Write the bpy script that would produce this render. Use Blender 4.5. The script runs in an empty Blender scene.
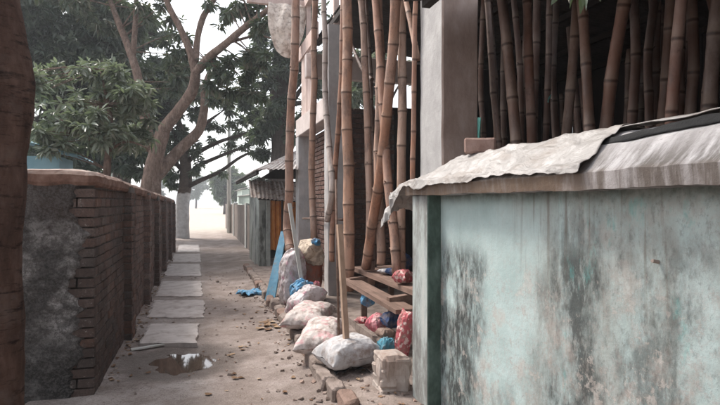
import bpy, math, random
import numpy as np
from mathutils import Vector, Matrix, noise, Euler

random.seed(7)
R = math.radians
SC = bpy.context.scene
COL = SC.collection

# ------------------------------------------------------------------ camera
YAW = R(16.4)
EYE = 1.55
FPX = 544.0            # focal length in pixels of the 720 px wide photograph
HOR = 203.0
cs, sn = math.cos(YAW), math.sin(YAW)
cam_d = bpy.data.cameras.new('camera')
cam_d.sensor_width = 36.0
cam_d.lens = FPX / 720 * 36
cam_d.clip_start = 0.05
cam_d.clip_end = 3000
cam = bpy.data.objects.new('camera', cam_d)
COL.objects.link(cam)
cam.location = (0, 0, EYE)
cam.rotation_euler = (R(90), 0, -YAW)
SC.camera = cam

# ------------------------------------------------------------------ sky, sun, exposure
W = bpy.data.worlds.new('World'); SC.world = W; W.use_nodes = True
wn = W.node_tree; wn.nodes.clear()
wo = wn.nodes.new('ShaderNodeOutputWorld'); wb = wn.nodes.new('ShaderNodeBackground')
sky = wn.nodes.new('ShaderNodeTexSky'); sky.sky_type = 'NISHITA'; sky.sun_disc = False
SUN_EL, SUN_AZ = R(52), R(-40)       # azimuth from +Y towards +X: the sun stands ahead and to the left
sky.sun_elevation = SUN_EL; sky.sun_rotation = SUN_AZ
sky.air_density = 1.0; sky.dust_density = 3.0; sky.ozone_density = 1.0
hs = wn.nodes.new('ShaderNodeHueSaturation'); hs.inputs['Saturation'].default_value = 0.28
wn.links.new(sky.outputs[0], hs.inputs['Color'])
wn.links.new(hs.outputs[0], wb.inputs['Color']); wb.inputs['Strength'].default_value = 0.15
wn.links.new(wb.outputs[0], wo.inputs['Surface'])
sd = bpy.data.lights.new('sun', 'SUN'); sd.energy = 1.5; sd.angle = R(14); sd.color = (1, .93, .85)
so = bpy.data.objects.new('sun', sd); COL.objects.link(so)
dv = Vector((math.sin(SUN_AZ)*math.cos(SUN_EL), math.cos(SUN_AZ)*math.cos(SUN_EL), math.sin(SUN_EL)))
so.rotation_euler = dv.to_track_quat('Z', 'Y').to_euler(); so.location = dv*40
SC.view_settings.view_transform = 'Standard'
try: SC.view_settings.look = 'None'
except Exception: pass
SC.view_settings.gamma = 1.0
SC.view_settings.use_curve_mapping = False
SC.view_settings.exposure = 1.40
SC.cycles.use_denoising = True

# ------------------------------------------------------------------ pixel -> place (photo pixels, lane runs along +Y)
def ang(px): return math.atan((px-360)/FPX) + YAW
def atL(px, py, L):
    a = L/math.tan(ang(px)); Z = a*cs + L*sn
    return Vector((L, a, EYE + (HOR-py)*Z/FPX))
def atA(px, py, a):
    L = a*math.tan(ang(px)); Z = a*cs + L*sn
    return Vector((L, a, EYE + (HOR-py)*Z/FPX))
def atZ(px, py, Z):
    xc = (px-360)/FPX*Z
    return Vector((Z*sn + xc*cs, Z*cs - xc*sn, EYE + (HOR-py)*Z/FPX))
def onz(px, py, z=0.0):
    return atZ(px, py, FPX*(EYE-z)/(py-HOR))
def nz(p, s=1.0, o=0.0): return noise.noise(Vector((p[0]*s+o, p[1]*s+o*.7, p[2]*s-o)))
def fbm(p, s=1.0, o=0.0, n=4):
    v = 0; a = .5
    for i in range(n):
        v += a*nz(p, s, o+i*7.3); s *= 2; a *= .5
    return v

# ------------------------------------------------------------------ mesh building
class MB:
    def __init__(s): s.v = []; s.f = []; s.attr = None
    def add(s, vs, fs):
        o = len(s.v); s.v += [tuple(v) for v in vs]; s.f += [tuple(i+o for i in f) for f in fs]
    def box(s, c, d, rot=(0, 0, 0), jit=0.0, cham=0.0, rng=random):
        M = Euler(rot).to_matrix(); h = [x/2 for x in d]; c = Vector(c)
        if cham > 0:
            k = cham; vs = []; fs = []
            for sz in (-1, 1):
                for sx, sy in ((-1, -1), (1, -1), (1, 1), (-1, 1)):
                    vs.append((sx*(h[0]-k), sy*(h[1]-k), sz*h[2]))
            for sz in (-1, 1):
                for sx, sy in ((-1, -1), (1, -1), (1, 1), (-1, 1)):
                    vs.append((sx*h[0], sy*(h[1]-k), sz*(h[2]-k)))
                    vs.append((sx*(h[0]-k), sy*h[1], sz*(h[2]-k)))
            # build hull by bmesh for simplicity
            import bmesh
            bm = bmesh.new()
            for v in vs: bm.verts.new(v)
            bmesh.ops.convex_hull(bm, input=bm.verts)
            bm.verts.index_update()
            vv = [v.co.copy() for v in bm.verts]; ff = [[q.index for q in f.verts] for f in bm.faces]
            bm.free()
        else:
            vv = [Vector((x*h[0], y*h[1], z*h[2])) for z in (-1, 1) for y in (-1, 1) for x in (-1, 1)]
            ff = [(0, 2, 3, 1), (4, 5, 7, 6), (0, 1, 5, 4), (2, 6, 7, 3), (0, 4, 6, 2), (1, 3, 7, 5)]
        out = []
        for v in vv:
            if jit: v = v + Vector((rng.uniform(-jit, jit), rng.uniform(-jit, jit), rng.uniform(-jit, jit)))
            out.append(c + M @ v)
        s.add(out, ff); return s
    def tube(s, pts, rad, n=10, cap=True, wob=0.0, wf=2.0, seed=0.0):
        pts = [Vector(p) for p in pts]; m = len(pts); vs = []
        up = Vector((0.31, 0.17, 0.94))
        t0 = (pts[1]-pts[0]).normalized()
        if abs(t0.dot(up)) > .9: up = Vector((1, .2, 0))
        u = t0.cross(up).normalized()
        for i, p in enumerate(pts):
            t = (pts[min(i+1, m-1)]-pts[max(i-1, 0)]).normalized()
            u = (u - t*u.dot(t)).normalized(); w = t.cross(u)
            r = rad[i] if hasattr(rad, '__len__') else rad
            for k in range(n):
                a = 2*math.pi*k/n; d = u*math.cos(a) + w*math.sin(a)
                q = p + d*r
                if wob: q = p + d*(r*(1 + wob*fbm(q, wf, seed, 3)))
                vs.append(q)
        fs = []
        for i in range(m-1):
            for k in range(n):
                k2 = (k+1) % n
                fs.append((i*n+k, i*n+k2, (i+1)*n+k2, (i+1)*n+k))
        if cap:
            fs.append(tuple(range(n))[::-1]); fs.append(tuple((m-1)*n+k for k in range(n)))
        s.add(vs, fs); return s
    def grid(s, fn, nu, nv, closed_u=False):
        vs = [fn(i/(nu-1) if not closed_u else i/nu, j/(nv-1)) for j in range(nv) for i in range(nu)]
        fs = []
        for j in range(nv-1):
            for i in range(nu if closed_u else nu-1):
                i2 = (i+1) % nu
                fs.append((j*nu+i, j*nu+i2, (j+1)*nu+i2, (j+1)*nu+i))
        s.add(vs, fs); return s
    def build(s, name, mat, parent=None, smooth=False, origin=None):
        me = bpy.data.meshes.new(name)
        v = s.v
        if origin is not None: v = [(a-origin[0], b-origin[1], c-origin[2]) for a, b, c in v]
        me.from_pydata(v, [], s.f); me.update()
        if smooth: me.polygons.foreach_set('use_smooth', [True]*len(me.polygons))
        me.materials.append(mat)
        o = bpy.data.objects.new(name, me); COL.objects.link(o)
        if origin is not None: o.location = origin
        if parent is not None:
            o.parent = parent
            if origin is None: o.matrix_parent_inverse = Matrix.Translation(-Vector(parent.location))
            else: o.location = Vector(origin) - Vector(parent.location)
        return o
def tag(o, label, cat, group=None):
    o['label'] = label; o['category'] = cat
    if group: o['group'] = group
    return o
def struct(o): o['kind'] = 'structure'; return o
def stuff(o): o['kind'] = 'stuff'; return o
def thing(name, label, cat, loc, group=None):
    o = bpy.data.objects.new(name, None); COL.objects.link(o); o.location = loc; o.empty_display_size = .1
    return tag(o, label, cat, group)
def solid(o, t, off=0):
    m = o.modifiers.new('thick', 'SOLIDIFY'); m.thickness = t; m.offset = off; return o
def smoothpath(pts, n=6):
    pts = [Vector(p) for p in pts]; out = []
    for i in range(len(pts)-1):
        p0 = pts[max(i-1, 0)]; p1 = pts[i]; p2 = pts[i+1]; p3 = pts[min(i+2, len(pts)-1)]
        for k in range(n):
            t = k/n
            out.append(.5*((2*p1) + (p2-p0)*t + (2*p0-5*p1+4*p2-p3)*t*t + (3*p1-p0-3*p2+p3)*t**3))
    out.append(pts[-1]); return out
def lerps(rs, n):   # radii list -> n*(len-1)+1 samples
    out = []
    for i in range(len(rs)-1):
        for k in range(n): out.append(rs[i] + (rs[i+1]-rs[i])*k/n)
    out.append(rs[-1]); return out

# ------------------------------------------------------------------ materials
class Mat:
    def __init__(s, name, rough=.85, spec=.3):
        m = bpy.data.materials.new(name); m.use_nodes = True; s.m = m
        s.t = m.node_tree; s.b = s.t.nodes['Principled BSDF']; s.out = s.t.nodes['Material Output']
        s.b.inputs['Roughness'].default_value = rough
        s.b.inputs['Specular IOR Level'].default_value = spec
        s.coord = None
    def N(s, ty, **kw):
        n = s.t.nodes.new(ty)
        for k, v in kw.items():
            if hasattr(n, k): setattr(n, k, v)
            else: n.inputs[k].default_value = v
        return n
    def L(s, a, b): s.t.links.new(a, b)
    def pos(s, scale=(1, 1, 1), loc=(0, 0, 0), src='world'):
        if src == 'world': o = s.N('ShaderNodeNewGeometry').outputs['Position']
        else: o = s.N('ShaderNodeTexCoord').outputs['Object']
        mp = s.N('ShaderNodeMapping'); mp.inputs['Scale'].default_value = scale; mp.inputs['Location'].default_value = loc
        s.L(o, mp.inputs['Vector']); return mp.outputs[0]
    def noise(s, scale=5, detail=6, rough=.55, sc=(1, 1, 1), loc=(0, 0, 0), src='world', dist=0.0):
        n = s.N('ShaderNodeTexNoise'); n.inputs['Scale'].default_value = scale; n.inputs['Detail'].default_value = detail
        n.inputs['Roughness'].default_value = rough; n.inputs['Distortion'].default_value = dist
        s.L(s.pos(sc, loc, src), n.inputs['Vector']); return n.outputs['Fac']
    def ramp(s, fac, stops, interp='LINEAR'):
        r = s.N('ShaderNodeValToRGB'); r.color_ramp.interpolation = interp
        e = r.color_ramp.elements
        while len(e) < len(stops): e.new(.5)
        for q, (p, c) in zip(e, stops):
            q.position = p
            q.color = (c, c, c, 1) if not hasattr(c, '__len__') else (*c, 1)
        s.L(fac, r.inputs['Fac']); return r.outputs['Color']
    def mix(s, fac, a, b, mode='MIX'):
        n = s.N('ShaderNodeMix'); n.data_type = 'RGBA'; n.blend_type = mode
        for i, q in ((0, fac), (6, a), (7, b)):
            if hasattr(q, 'is_output'): s.L(q, n.inputs[i])
            elif i == 0: n.inputs[0].default_value = q
            else: n.inputs[i].default_value = (*q, 1) if hasattr(q, '__len__') else (q, q, q, 1)
        return n.outputs[2]
    def math(s, op, a, b=0.0, c=None, clamp=False):
        n = s.N('ShaderNodeMath'); n.operation = op; n.use_clamp = clamp
        for i, q in enumerate((a, b, c)):
            if q is None: continue
            if hasattr(q, 'is_output'): s.L(q, n.inputs[i])
            else: n.inputs[i].default_value = q
        return n.outputs[0]
    def sep(s, v):
        n = s.N('ShaderNodeSeparateXYZ'); s.L(v, n.inputs[0]); return n.outputs
    def smooth(s, v, a, b, lo=0., hi=1.):
        n = s.N('ShaderNodeMapRange'); n.interpolation_type = 'SMOOTHSTEP'
        s.L(v, n.inputs[0]); n.inputs[1].default_value = a; n.inputs[2].default_value = b
        n.inputs[3].default_value = lo; n.inputs[4].default_value = hi; return n.outputs[0]
    def color(s, c):
        if hasattr(c, 'is_output'): s.L(c, s.b.inputs['Base Color'])
        else: s.b.inputs['Base Color'].default_value = (*c, 1)
        return s
    def bump(s, h, strength=.5, dist=.01):
        n = s.N('ShaderNodeBump'); n.inputs['Strength'].default_value = strength; n.inputs['Distance'].default_value = dist
        s.L(h, n.inputs['Height']); s.L(n.outputs[0], s.b.inputs['Normal']); return s
    def rough(s, v): s.L(v, s.b.inputs['Roughness']); return s
    def objrand(s): return s.N('ShaderNodeObjectInfo').outputs['Random']
    def islrand(s): return s.N('ShaderNodeNewGeometry').outputs['Random Per Island']

def plain(name, c1, c2, scale=6, rough=.85, bump=.3, bd=.01, det=8, spec=.3, src='world', extra=None):
    m = Mat(name, rough, spec)
    n = m.noise(scale, det, .6, src=src)
    c = m.ramp(n, [(.3, c1), (.7, c2)])
    if extra:
        col, sc2, lo, hi = extra
        c = m.mix(m.ramp(m.noise(sc2, 5, .6, loc=(3, 9, 1), src=src), [(lo, 0), (hi, 1)]), c, col)
    m.color(c)
    if bump: m.bump(m.noise(scale*6, 6, .65, src=src), bump, bd)
    return m.m

# --- sooty brick
def brick_mat(name, rnd, cols, soot, sootlo, soothi, streak=1.0):
    m = Mat(name, .92, .2)
    r = m.islrand() if rnd == 'i' else m.objrand()
    base = m.ramp(r, [(i/(len(cols)-1), c) for i, c in enumerate(cols)])
    base = m.mix(m.ramp(m.noise(28, 6, .7), [(.35, 0), (.7, .7)]), base, tuple(x*.55 for x in cols[1]))
    pale = m.ramp(m.noise(9, 5, .7, loc=(5, 2, 8)), [(.55, 0), (.75, .45)])
    base = m.mix(pale, base, (.32, .27, .24))
    k = m.noise(1.1, 5, .62, sc=(1, 1, .55), loc=(2, 4, 1))
    base = m.mix(m.ramp(k, [(sootlo, 0), (soothi, soot)]), base, (.022, .02, .019))
    base = m.mix(m.ramp(m.noise(70, 6, .75, loc=(1, 1, 3)), [(.52, 0), (.57, .55)]), base, (.05, .04, .036))
    base = m.mix(m.ramp(m.noise(34, 7, .78, loc=(8, 1, 3)), [(.60, 0), (.64, .6)]), base, (.36, .33, .30))
    m.color(base); m.bump(m.noise(55, 7, .75), 1, .012); return m.m
BRK = [(.12, .080, .067), (.17, .11, .09), (.13, .10, .088), (.19, .12, .098), (.17, .14, .125), (.10, .082, .075), (.25, .135, .095)]
BRK1 = [(.17, .115, .097), (.23, .155, .13), (.20, .155, .138), (.27, .18, .15), (.25, .205, .185), (.15, .12, .108), (.31, .185, .145)]
M_brick_o = brick_mat('brick_single', 'o', BRK, .90, .42, .66)
M_brick_i = brick_mat('brick_many', 'i', BRK1, .7, .46, .72)
BRK2 = [(.13, .07, .055), (.17, .088, .068), (.14, .09, .075), (.21, .12, .095), (.18, .135, .12)]
M_brick_y = brick_mat('yard_brick', 'o', BRK2, .6, .50, .75)
M_mortar = plain('sooty_mortar', (.05, .045, .041), (.20, .178, .16), 14, .95, .6)

def front_plaster():
    m = Mat('blackened_plaster', .93, .2)
    n = m.noise(2.6, 9, .68, loc=(1, 0, 3.3))
    c = m.ramp(n, [(.30, (.03, .029, .028)), (.43, (.09, .083, .078)), (.47, (.22, .205, .195)), (.58, (.38, .355, .34)), (.70, (.50, .475, .46))])
    v = m.noise(2.1, 8, .7, sc=(1, 1, 1.4), loc=(7, 3, 5))
    c = m.mix(m.ramp(v, [(.47, 0), (.56, .9)]), c, (.045, .041, .038))
    fi = m.ramp(m.noise(22, 9, .78, loc=(3, 1, 4)), [(.47, 0), (.53, .7)])
    c = m.mix(fi, c, (.06, .052, .047))
    z = m.sep(m.pos())[2]
    hi = m.math('MULTIPLY', m.smooth(z, 1.15, 1.55), m.ramp(m.noise(5, 6, .6), [(.3, .35), (.6, 1)]))
    lo = m.math('MULTIPLY', m.smooth(z, .75, .25), m.ramp(m.noise(4, 6, .6, loc=(3, 3, 3)), [(.3, .3), (.6, 1)]))
    c = m.mix(m.math('MULTIPLY', hi, .85), c, (.07, .05, .042)); c = m.mix(m.math('MULTIPLY', lo, .85), c, (.035, .033, .031))
    cr = m.ramp(m.noise(6, 9, .72, dist=.4, loc=(2, 6, 6)), [(.490, 0), (.50, .9), (.510, 0)])
    c = m.mix(cr, c, (.03, .027, .025))
    gr = m.ramp(m.noise(60, 7, .75, loc=(4, 4, 1)), [(.46, 0), (.56, .35)])
    c = m.mix(gr, c, (.20, .185, .175))
    m.color(c); m.bump(m.noise(24, 9, .78), 1, .03); return m.m
M_frontpl = front_plaster()

def coping():
    m = Mat('lit_top_coping', .9, .2)
    n = m.noise(7, 8, .65)
    c = m.ramp(n, [(.3, (.07, .038, .028)), (.5, (.17, .095, .07)), (.72, (.30, .20, .16))])
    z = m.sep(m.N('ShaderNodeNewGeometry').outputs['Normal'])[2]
    c = m.mix(m.math('MULTIPLY', m.smooth(z, .45, .9), m.ramp(m.noise(10, 6, .6, loc=(4, 4, 4)), [(.35, .1), (.6, .9)])), c, (.40, .33, .29))  # up-facing top made paler: light from above put into the colour
    m.color(c); m.bump(m.noise(40, 7, .7), .7, .01); return m.m
M_coping = coping()

# --- mint wall: stains have their own places along the wall (world Y) and heights
def mint():
    m = Mat('mint_limewash', .8, .25)
    P = m.sep(m.pos()); y0_, z = P[1], P[2]
    y = m.math('ADD', y0_, m.math('MULTIPLY', m.math('SUBTRACT', m.noise(3.4, 7, .68, sc=(1, 1, .6), loc=(9, 3, 6)), .5), .95))
    base = m.ramp(m.noise(3.0, 8, .6), [(.3, (.30, .38, .37)), (.55, (.38, .465, .455)), (.8, (.46, .54, .53))])
    # worn pinkish plaster patches
    w = m.ramp(m.noise(4.2, 9, .72, loc=(3, 1, 7)), [(.50, 0), (.60, .85)])
    base = m.mix(m.math('MULTIPLY', w, m.math('ADD', m.smooth(z, 1.35, .75, .0, .7), m.math('MULTIPLY', m.smooth(y, 2.7, 2.0), .35))), base, (.40, .35, .315))
    # broad brown run-off over the part nearer the camera
    st = m.noise(7, 7, .62, sc=(1, 1, .10), loc=(2, 5, 3))
    st2 = m.noise(22, 6, .65, sc=(1, 1, .07), loc=(9, 5, 3))
    br = m.math('MULTIPLY', m.smooth(y, 2.62, 2.25), m.ramp(st, [(.36, .1), (.60, .95)]))
    br = m.math('MULTIPLY', br, m.smooth(y, 1.25, 1.75, .55, 1))
    base = m.mix(m.math('MULTIPLY', br, .48), base, (.235, .20, .17))
    mot = m.math('MULTIPLY', m.ramp(m.noise(13, 9, .75, sc=(1, 1, .7), loc=(6, 2, 2)), [(.46, 0), (.60, 1)]), m.smooth(y, 2.5, 2.05, .03, .34))
    base = m.mix(mot, base, (.20, .175, .15))
    mot2 = m.math('MULTIPLY', m.ramp(m.noise(30, 8, .8, sc=(1, 1, .6), loc=(1, 2, 8)), [(.52, 0), (.62, 1)]), m.smooth(y, 2.55, 2.1, .03, .45))
    base = m.mix(mot2, base, (.10, .10, .09))
    vein = m.ramp(m.noise(7, 9, .75, loc=(3, 3, 1)), [(.485, 0), (.50, .5), (.515, 0)])
    base = m.mix(m.math('MULTIPLY', vein, m.smooth(z, 1.5, 1.0, .2, 1)), base, (.36, .27, .25))
    # dark mould streak bundles
    grain = m.ramp(m.noise(26, 9, .8, sc=(1, 1, .35)), [(.36, 0), (.50, 1)])
    def band(y0, w0, z_top, z_bot, amt, src):
        g = m.math('MULTIPLY', m.smooth(y, y0-w0, y0-w0*.2), m.smooth(y, y0+w0, y0+w0*.2))
        h = m.math('MULTIPLY', m.smooth(z, z_top, z_top-.22), m.smooth(z, z_bot-.1, z_bot+.1))
        t = m.math('MULTIPLY', g, h)
        s_ = m.ramp(src, [(.34, 0), (.50, 1)])
        t = m.math('MULTIPLY', t, m.math('MULTIPLY', s_, m.math('ADD', m.math('MULTIPLY', grain, .65), .35)))
        return m.math('MULTIPLY', t, amt)
    blob = m.noise(5.5, 8, .7, sc=(1, 1, .45), loc=(4, 8, 2))
    dark = band(3.27, .42, 1.36, -.5, 1.0, blob)
    dark = m.math('MAXIMUM', dark, band(2.08, .34, 1.60, -.2, .6, st2))
    dark = m.math('MAXIMUM', dark, band(2.07, .26, 1.48, .3, .9, blob))
    dark = m.math('MAXIMUM', dark, band(1.60, .18, 1.50, .1, .65, blob))
    low = m.math('MULTIPLY', m.smooth(z, .75, .15), m.ramp(m.noise(6, 8, .7, sc=(1, 1, .5), loc=(1, 2, 2)), [(.4, 0), (.6, .9)]))
    dark = m.math('MAXIMUM', dark, low)
    base = m.mix(dark, base, (.045, .05, .048))
    # thin rusty and dark drips from the coping
    drip = m.math('MULTIPLY', m.ramp(m.noise(30, 4, .5, sc=(1, 1, .03), loc=(0, 3, 0)), [(.56, 0), (.66, 1)]), m.math('MULTIPLY', m.smooth(z, .8, 1.62), m.smooth(y0_, 2.7, 2.3, .12, 1)))
    base = m.mix(m.math('MULTIPLY', drip, .55), base, (.12, .085, .06))
    top = m.math('MULTIPLY', m.smooth(z, 1.52, 1.61), m.ramp(m.noise(14, 6, .6), [(.3, .3), (.6, 1)]))
    base = m.mix(m.math('MULTIPLY', top, .8), base, (.06, .075, .06))  # darker band right under the coping
    # turquoise older paint showing at scrapes
    tq = m.math('MULTIPLY', m.ramp(m.noise(9, 6, .7, sc=(1, 1, .4), loc=(8, 1, 1)), [(.60, 0), (.68, .8)]), m.smooth(y, 2.6, 2.2))
    base = m.mix(m.math('MULTIPLY', tq, .5), base, (.10, .32, .30))
    fk = m.math('MULTIPLY', m.ramp(m.noise(5.5, 10, .74, loc=(7, 7, 3)), [(.575, 0), (.585, 1)]), m.smooth(z, 1.5, .9, .25, 1))
    base = m.mix(m.math('MULTIPLY', fk, .6), base, m.ramp(m.noise(20, 7, .7), [(.35, (.30, .255, .225)), (.65, (.46, .42, .385))]))
    fe = m.math('MULTIPLY', m.ramp(m.noise(5.5, 10, .74, loc=(7, 7, 3)), [(.568, 0), (.575, 1), (.582, 0)]), m.smooth(z, 1.5, .9, .25, 1))
    base = m.mix(m.math('MULTIPLY', fe, .5), base, (.16, .15, .135))
    sp = m.ramp(m.noise(75, 6, .75), [(.62, 0), (.68, .5)])
    base = m.mix(sp, base, (.15, .155, .145))
    m.color(base); m.bump(m.noise(30, 8, .7), .5, .008); return m.m
M_mint = mint()
def pilaster():
    m = Mat('weathered_pilaster_paint', .85, .25)
    n = m.noise(6, 9, .7, sc=(1, 1, .35))
    c = m.ramp(n, [(.3, (.09, .085, .08)), (.44, (.20, .20, .19)), (.54, (.32, .35, .335)), (.72, (.44, .43, .41))])
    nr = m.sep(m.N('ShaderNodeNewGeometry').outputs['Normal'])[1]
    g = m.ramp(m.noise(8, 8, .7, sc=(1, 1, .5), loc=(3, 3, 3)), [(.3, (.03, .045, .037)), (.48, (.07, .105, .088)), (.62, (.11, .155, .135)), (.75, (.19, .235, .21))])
    c = m.mix(m.smooth(nr, -.3, -.7), c, g)      # the return's shade put into its colour as deeper green
    m.color(c); m.bump(m.noise(40, 8, .7), .5, .006); return m.m
M_pil = pilaster()
def capmat():
    m = Mat('stained_cap_concrete', .9, .2)
    P = m.sep(m.pos()); x = P[0]; z = P[2]
    c = m.ramp(m.noise(5, 8, .65), [(.3, (.30, .285, .28)), (.55, (.46, .44, .44)), (.8, (.58, .56, .56))])
    st = m.noise(16, 7, .65, sc=(.3, 1, .12), loc=(1, 4, 1))
    f = m.math('MULTIPLY', m.ramp(st, [(.40, 0), (.58, 1)]), m.smooth(z, 1.84, 1.68, .15, 1))
    c = m.mix(m.math('MULTIPLY', f, .85), c, (.085, .072, .062))
    fz = m.math('MULTIPLY', m.smooth(x, 1.515, 1.50), m.ramp(m.noise(12, 7, .6, sc=(1, 1, .4)), [(.3, .65), (.55, 1)]))
    c = m.mix(m.math('MULTIPLY', m.math('MULTIPLY', fz, m.smooth(P[1], 1.75, 2.0, .35, 1)), m.smooth(z, 1.70, 1.66)), c, (.135, .095, .07))
    sp = m.ramp(m.noise(60, 5, .7), [(.60, 0), (.70, .7)])
    c = m.mix(sp, c, (.14, .12, .11))
    m.color(c); m.bump(m.noise(38, 8, .72), .8, .008); return m.m
M_cap = capmat()
def sheetmat():
    m = Mat('dusty_woven_plastic', .42, .4)
    c = m.ramp(m.noise(4, 8, .65), [(.3, (.22, .20, .185)), (.5, (.31, .29, .275)), (.72, (.44, .42, .405))])
    d = m.ramp(m.noise(7, 8, .7, sc=(1, .4, 1), loc=(5, 5, 2)), [(.50, 0), (.58, .75)])
    c = m.mix(d, c, (.25, .215, .19))
    e2 = m.ramp(m.noise(26, 7, .75, loc=(2, 2, 2)), [(.60, 0), (.68, .4)])
    c = m.mix(e2, c, (.22, .19, .17))
    m.color(c)
    h = m.math('ADD', m.noise(8, 6, .55, sc=(1, .45, 1), dist=1.2), m.math('MULTIPLY', m.noise(34, 6, .65, dist=.6), .18))
    m.bump(h, .8, .03); return m.m
M_sheet = sheetmat()
M_near_black = plain('near_black', (.006, .006, .006), (.016, .016, .017), 20, .8, .5)

def concrete(name, a, b, stain=(.12, .09, .075), slo=.5, shi=.72, amt=.8):
    m = Mat(name, .9, .25)
    c = m.ramp(m.noise(4, 9, .65), [(.3, a), (.7, b)])
    f = m.ramp(m.noise(5, 8, .65, sc=(1, 1, .3), loc=(2, 2, 6)), [(slo, 0), (shi, amt)])
    c = m.mix(f, c, stain)
    p = m.ramp(m.noise(70, 4, .6), [(.62, 0), (.72, .6)])
    c = m.mix(p, c, tuple(x*.5 for x in a))
    m.color(c); m.bump(m.noise(32, 8, .7), .45, .008); return m.m
M_col = concrete('column_concrete', (.36, .35, .35), (.52, .50, .49), (.24, .17, .13), .48, .75, .6)
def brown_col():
    m = Mat('stained_shaded_column', .9, .2)
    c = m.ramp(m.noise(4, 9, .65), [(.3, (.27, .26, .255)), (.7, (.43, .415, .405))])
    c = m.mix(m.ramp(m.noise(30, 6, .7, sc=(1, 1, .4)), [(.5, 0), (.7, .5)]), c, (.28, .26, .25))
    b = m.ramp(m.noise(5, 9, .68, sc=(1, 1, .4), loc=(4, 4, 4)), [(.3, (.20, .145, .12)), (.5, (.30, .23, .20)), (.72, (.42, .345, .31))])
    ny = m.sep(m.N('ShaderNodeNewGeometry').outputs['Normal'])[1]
    m.color(m.mix(m.smooth(ny, -.35, -.6), c, b)); m.bump(m.noise(32, 8, .7), .5, .008); return m.m  # near face: brown stain plus its shade put into the colour
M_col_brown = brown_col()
M_beam = concrete('pale_beam_render', (.45, .38, .35), (.62, .55, .52), (.25, .18, .15), .58, .8, .6)
M_slab = concrete('slab_concrete', (.42, .37, .345), (.58, .53, .505), (.24, .19, .165), .50, .68, .7)
M_hut = concrete('mildewed_hut_plaster', (.26, .28, .255), (.44, .455, .42), (.07, .075, .068), .46, .58, .85)
M_far = concrete('far_wall_plaster', (.14, .112, .095), (.25, .205, .18), (.07, .055, .047), .42, .62, .8)
M_farpost = concrete('pale_post_plaster', (.42, .42, .39), (.55, .55, .52), (.25, .24, .22), .5, .8, .5)
M_greenpar = concrete('pale_green_render', (.34, .42, .37), (.46, .53, .48), (.22, .24, .21), .5, .8, .5)

def ground_mat():
    m = Mat('trodden_earth', .95, .15)
    P = m.sep(m.pos()); x, y = P[0], P[1]
    n = m.noise(2.2, 10, .68)
    c = m.ramp(n, [(.30, (.16, .125, .108)), (.46, (.265, .217, .195)), (.62, (.37, .315, .29))])
    # the left half is an old thin screed, paler and smoother
    sc = m.math('MULTIPLY', m.smooth(m.math('ADD', x, m.math('MULTIPLY', m.noise(3, 6, .7, loc=(8, 1, 0)), .5)), .45, .15), m.smooth(y, 30, 3, .55, 1))
    c2 = m.ramp(m.noise(3.2, 9, .66, loc=(1, 9, 4)), [(.3, (.22, .18, .16)), (.48, (.34, .295, .272)), (.66, (.46, .415, .39))])
    c = m.mix(m.math('MULTIPLY', sc, .85), c, c2)
    sp = m.ramp(m.noise(38, 8, .78), [(.36, .7), (.46, 0)])
    c = m.mix(sp, c, (.09, .064, .052))
    blot = m.ramp(m.noise(5.5, 8, .72, loc=(2, 7, 0)), [(.54, 0), (.66, .6)])
    c = m.mix(blot, c, (.15, .112, .093))
    dm = m.ramp(m.noise(.9, 6, .62, loc=(5, 2, 0)), [(.44, 0), (.62, .6)])
    c = m.mix(dm, c, (.165, .128, .108))
    # wet rim round the puddle
    v = m.N('ShaderNodeVectorMath'); v.operation = 'DISTANCE'
    mp = m.pos((1, 1.0, 0)); m.L(mp, v.inputs[0]); v.inputs[1].default_value = (PUD[0], PUD[1], 0)
    dd = m.math('ADD', v.outputs['Value'], m.math('MULTIPLY', m.noise(5, 5, .6), .4))
    wet = m.smooth(dd, .95, .66)
    c = m.mix(m.math('MULTIPLY', wet, .72), c, (.062, .042, .032))
    # open ground beyond the lane: sunlit glare put into a paler colour
    c = m.mix(m.smooth(P[1], 24, 34), c, m.ramp(n, [(.3, (.36, .31, .26)), (.7, (.50, .45, .39))]))
    g1 = m.ramp(m.noise(120, 6, .75, loc=(3, 3, 3)), [(.55, 0), (.60, .55)])
    c = m.mix(g1, c, (.44, .39, .36))
    g2 = m.ramp(m.noise(75, 7, .78, loc=(9, 3, 3)), [(.56, 0), (.61, .65)])
    c = m.mix(g2, c, (.10, .075, .062))
    ck = m.math('MULTIPLY', m.ramp(m.noise(2.6, 9, .70, dist=.5, loc=(1, 8, 0)), [(.493, 0), (.50, .8), (.507, 0)]), sc)
    c = m.mix(ck, c, (.085, .062, .05))
    m.color(c)
    m.rough(m.math('SUBTRACT', .95, m.math('MULTIPLY', wet, .5)))
    h = m.math('ADD', m.noise(16, 9, .72), m.math('MULTIPLY', m.noise(85, 5, .7), .35))
    m.bump(h, .85, .02); return m.m
PUD = onz(184, 361)
M_ground = ground_mat()
M_earth = plain('loose_earth', (.15, .115, .096), (.33, .27, .24), 7, .95, .9, .02, 10)
M_water = Mat('muddy_water', .03, .5).color((.085, .058, .044)).m
M_litter = Mat('dead_leaves', .9, .15)
M_litter.color(M_litter.ramp(M_litter.islrand(), [(0, (.10, .055, .035)), (.5, (.21, .13, .08)), (.85, (.34, .24, .16)), (1, (.42, .33, .25))])); M_litter = M_litter.m
M_pebble = Mat('pebbles', .95, .2)
M_pebble.color(M_pebble.ramp(M_pebble.islrand(), [(0, (.12, .09, .075)), (.6, (.24, .19, .165)), (1, (.30, .21, .17))])); M_pebble = M_pebble.m

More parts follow.
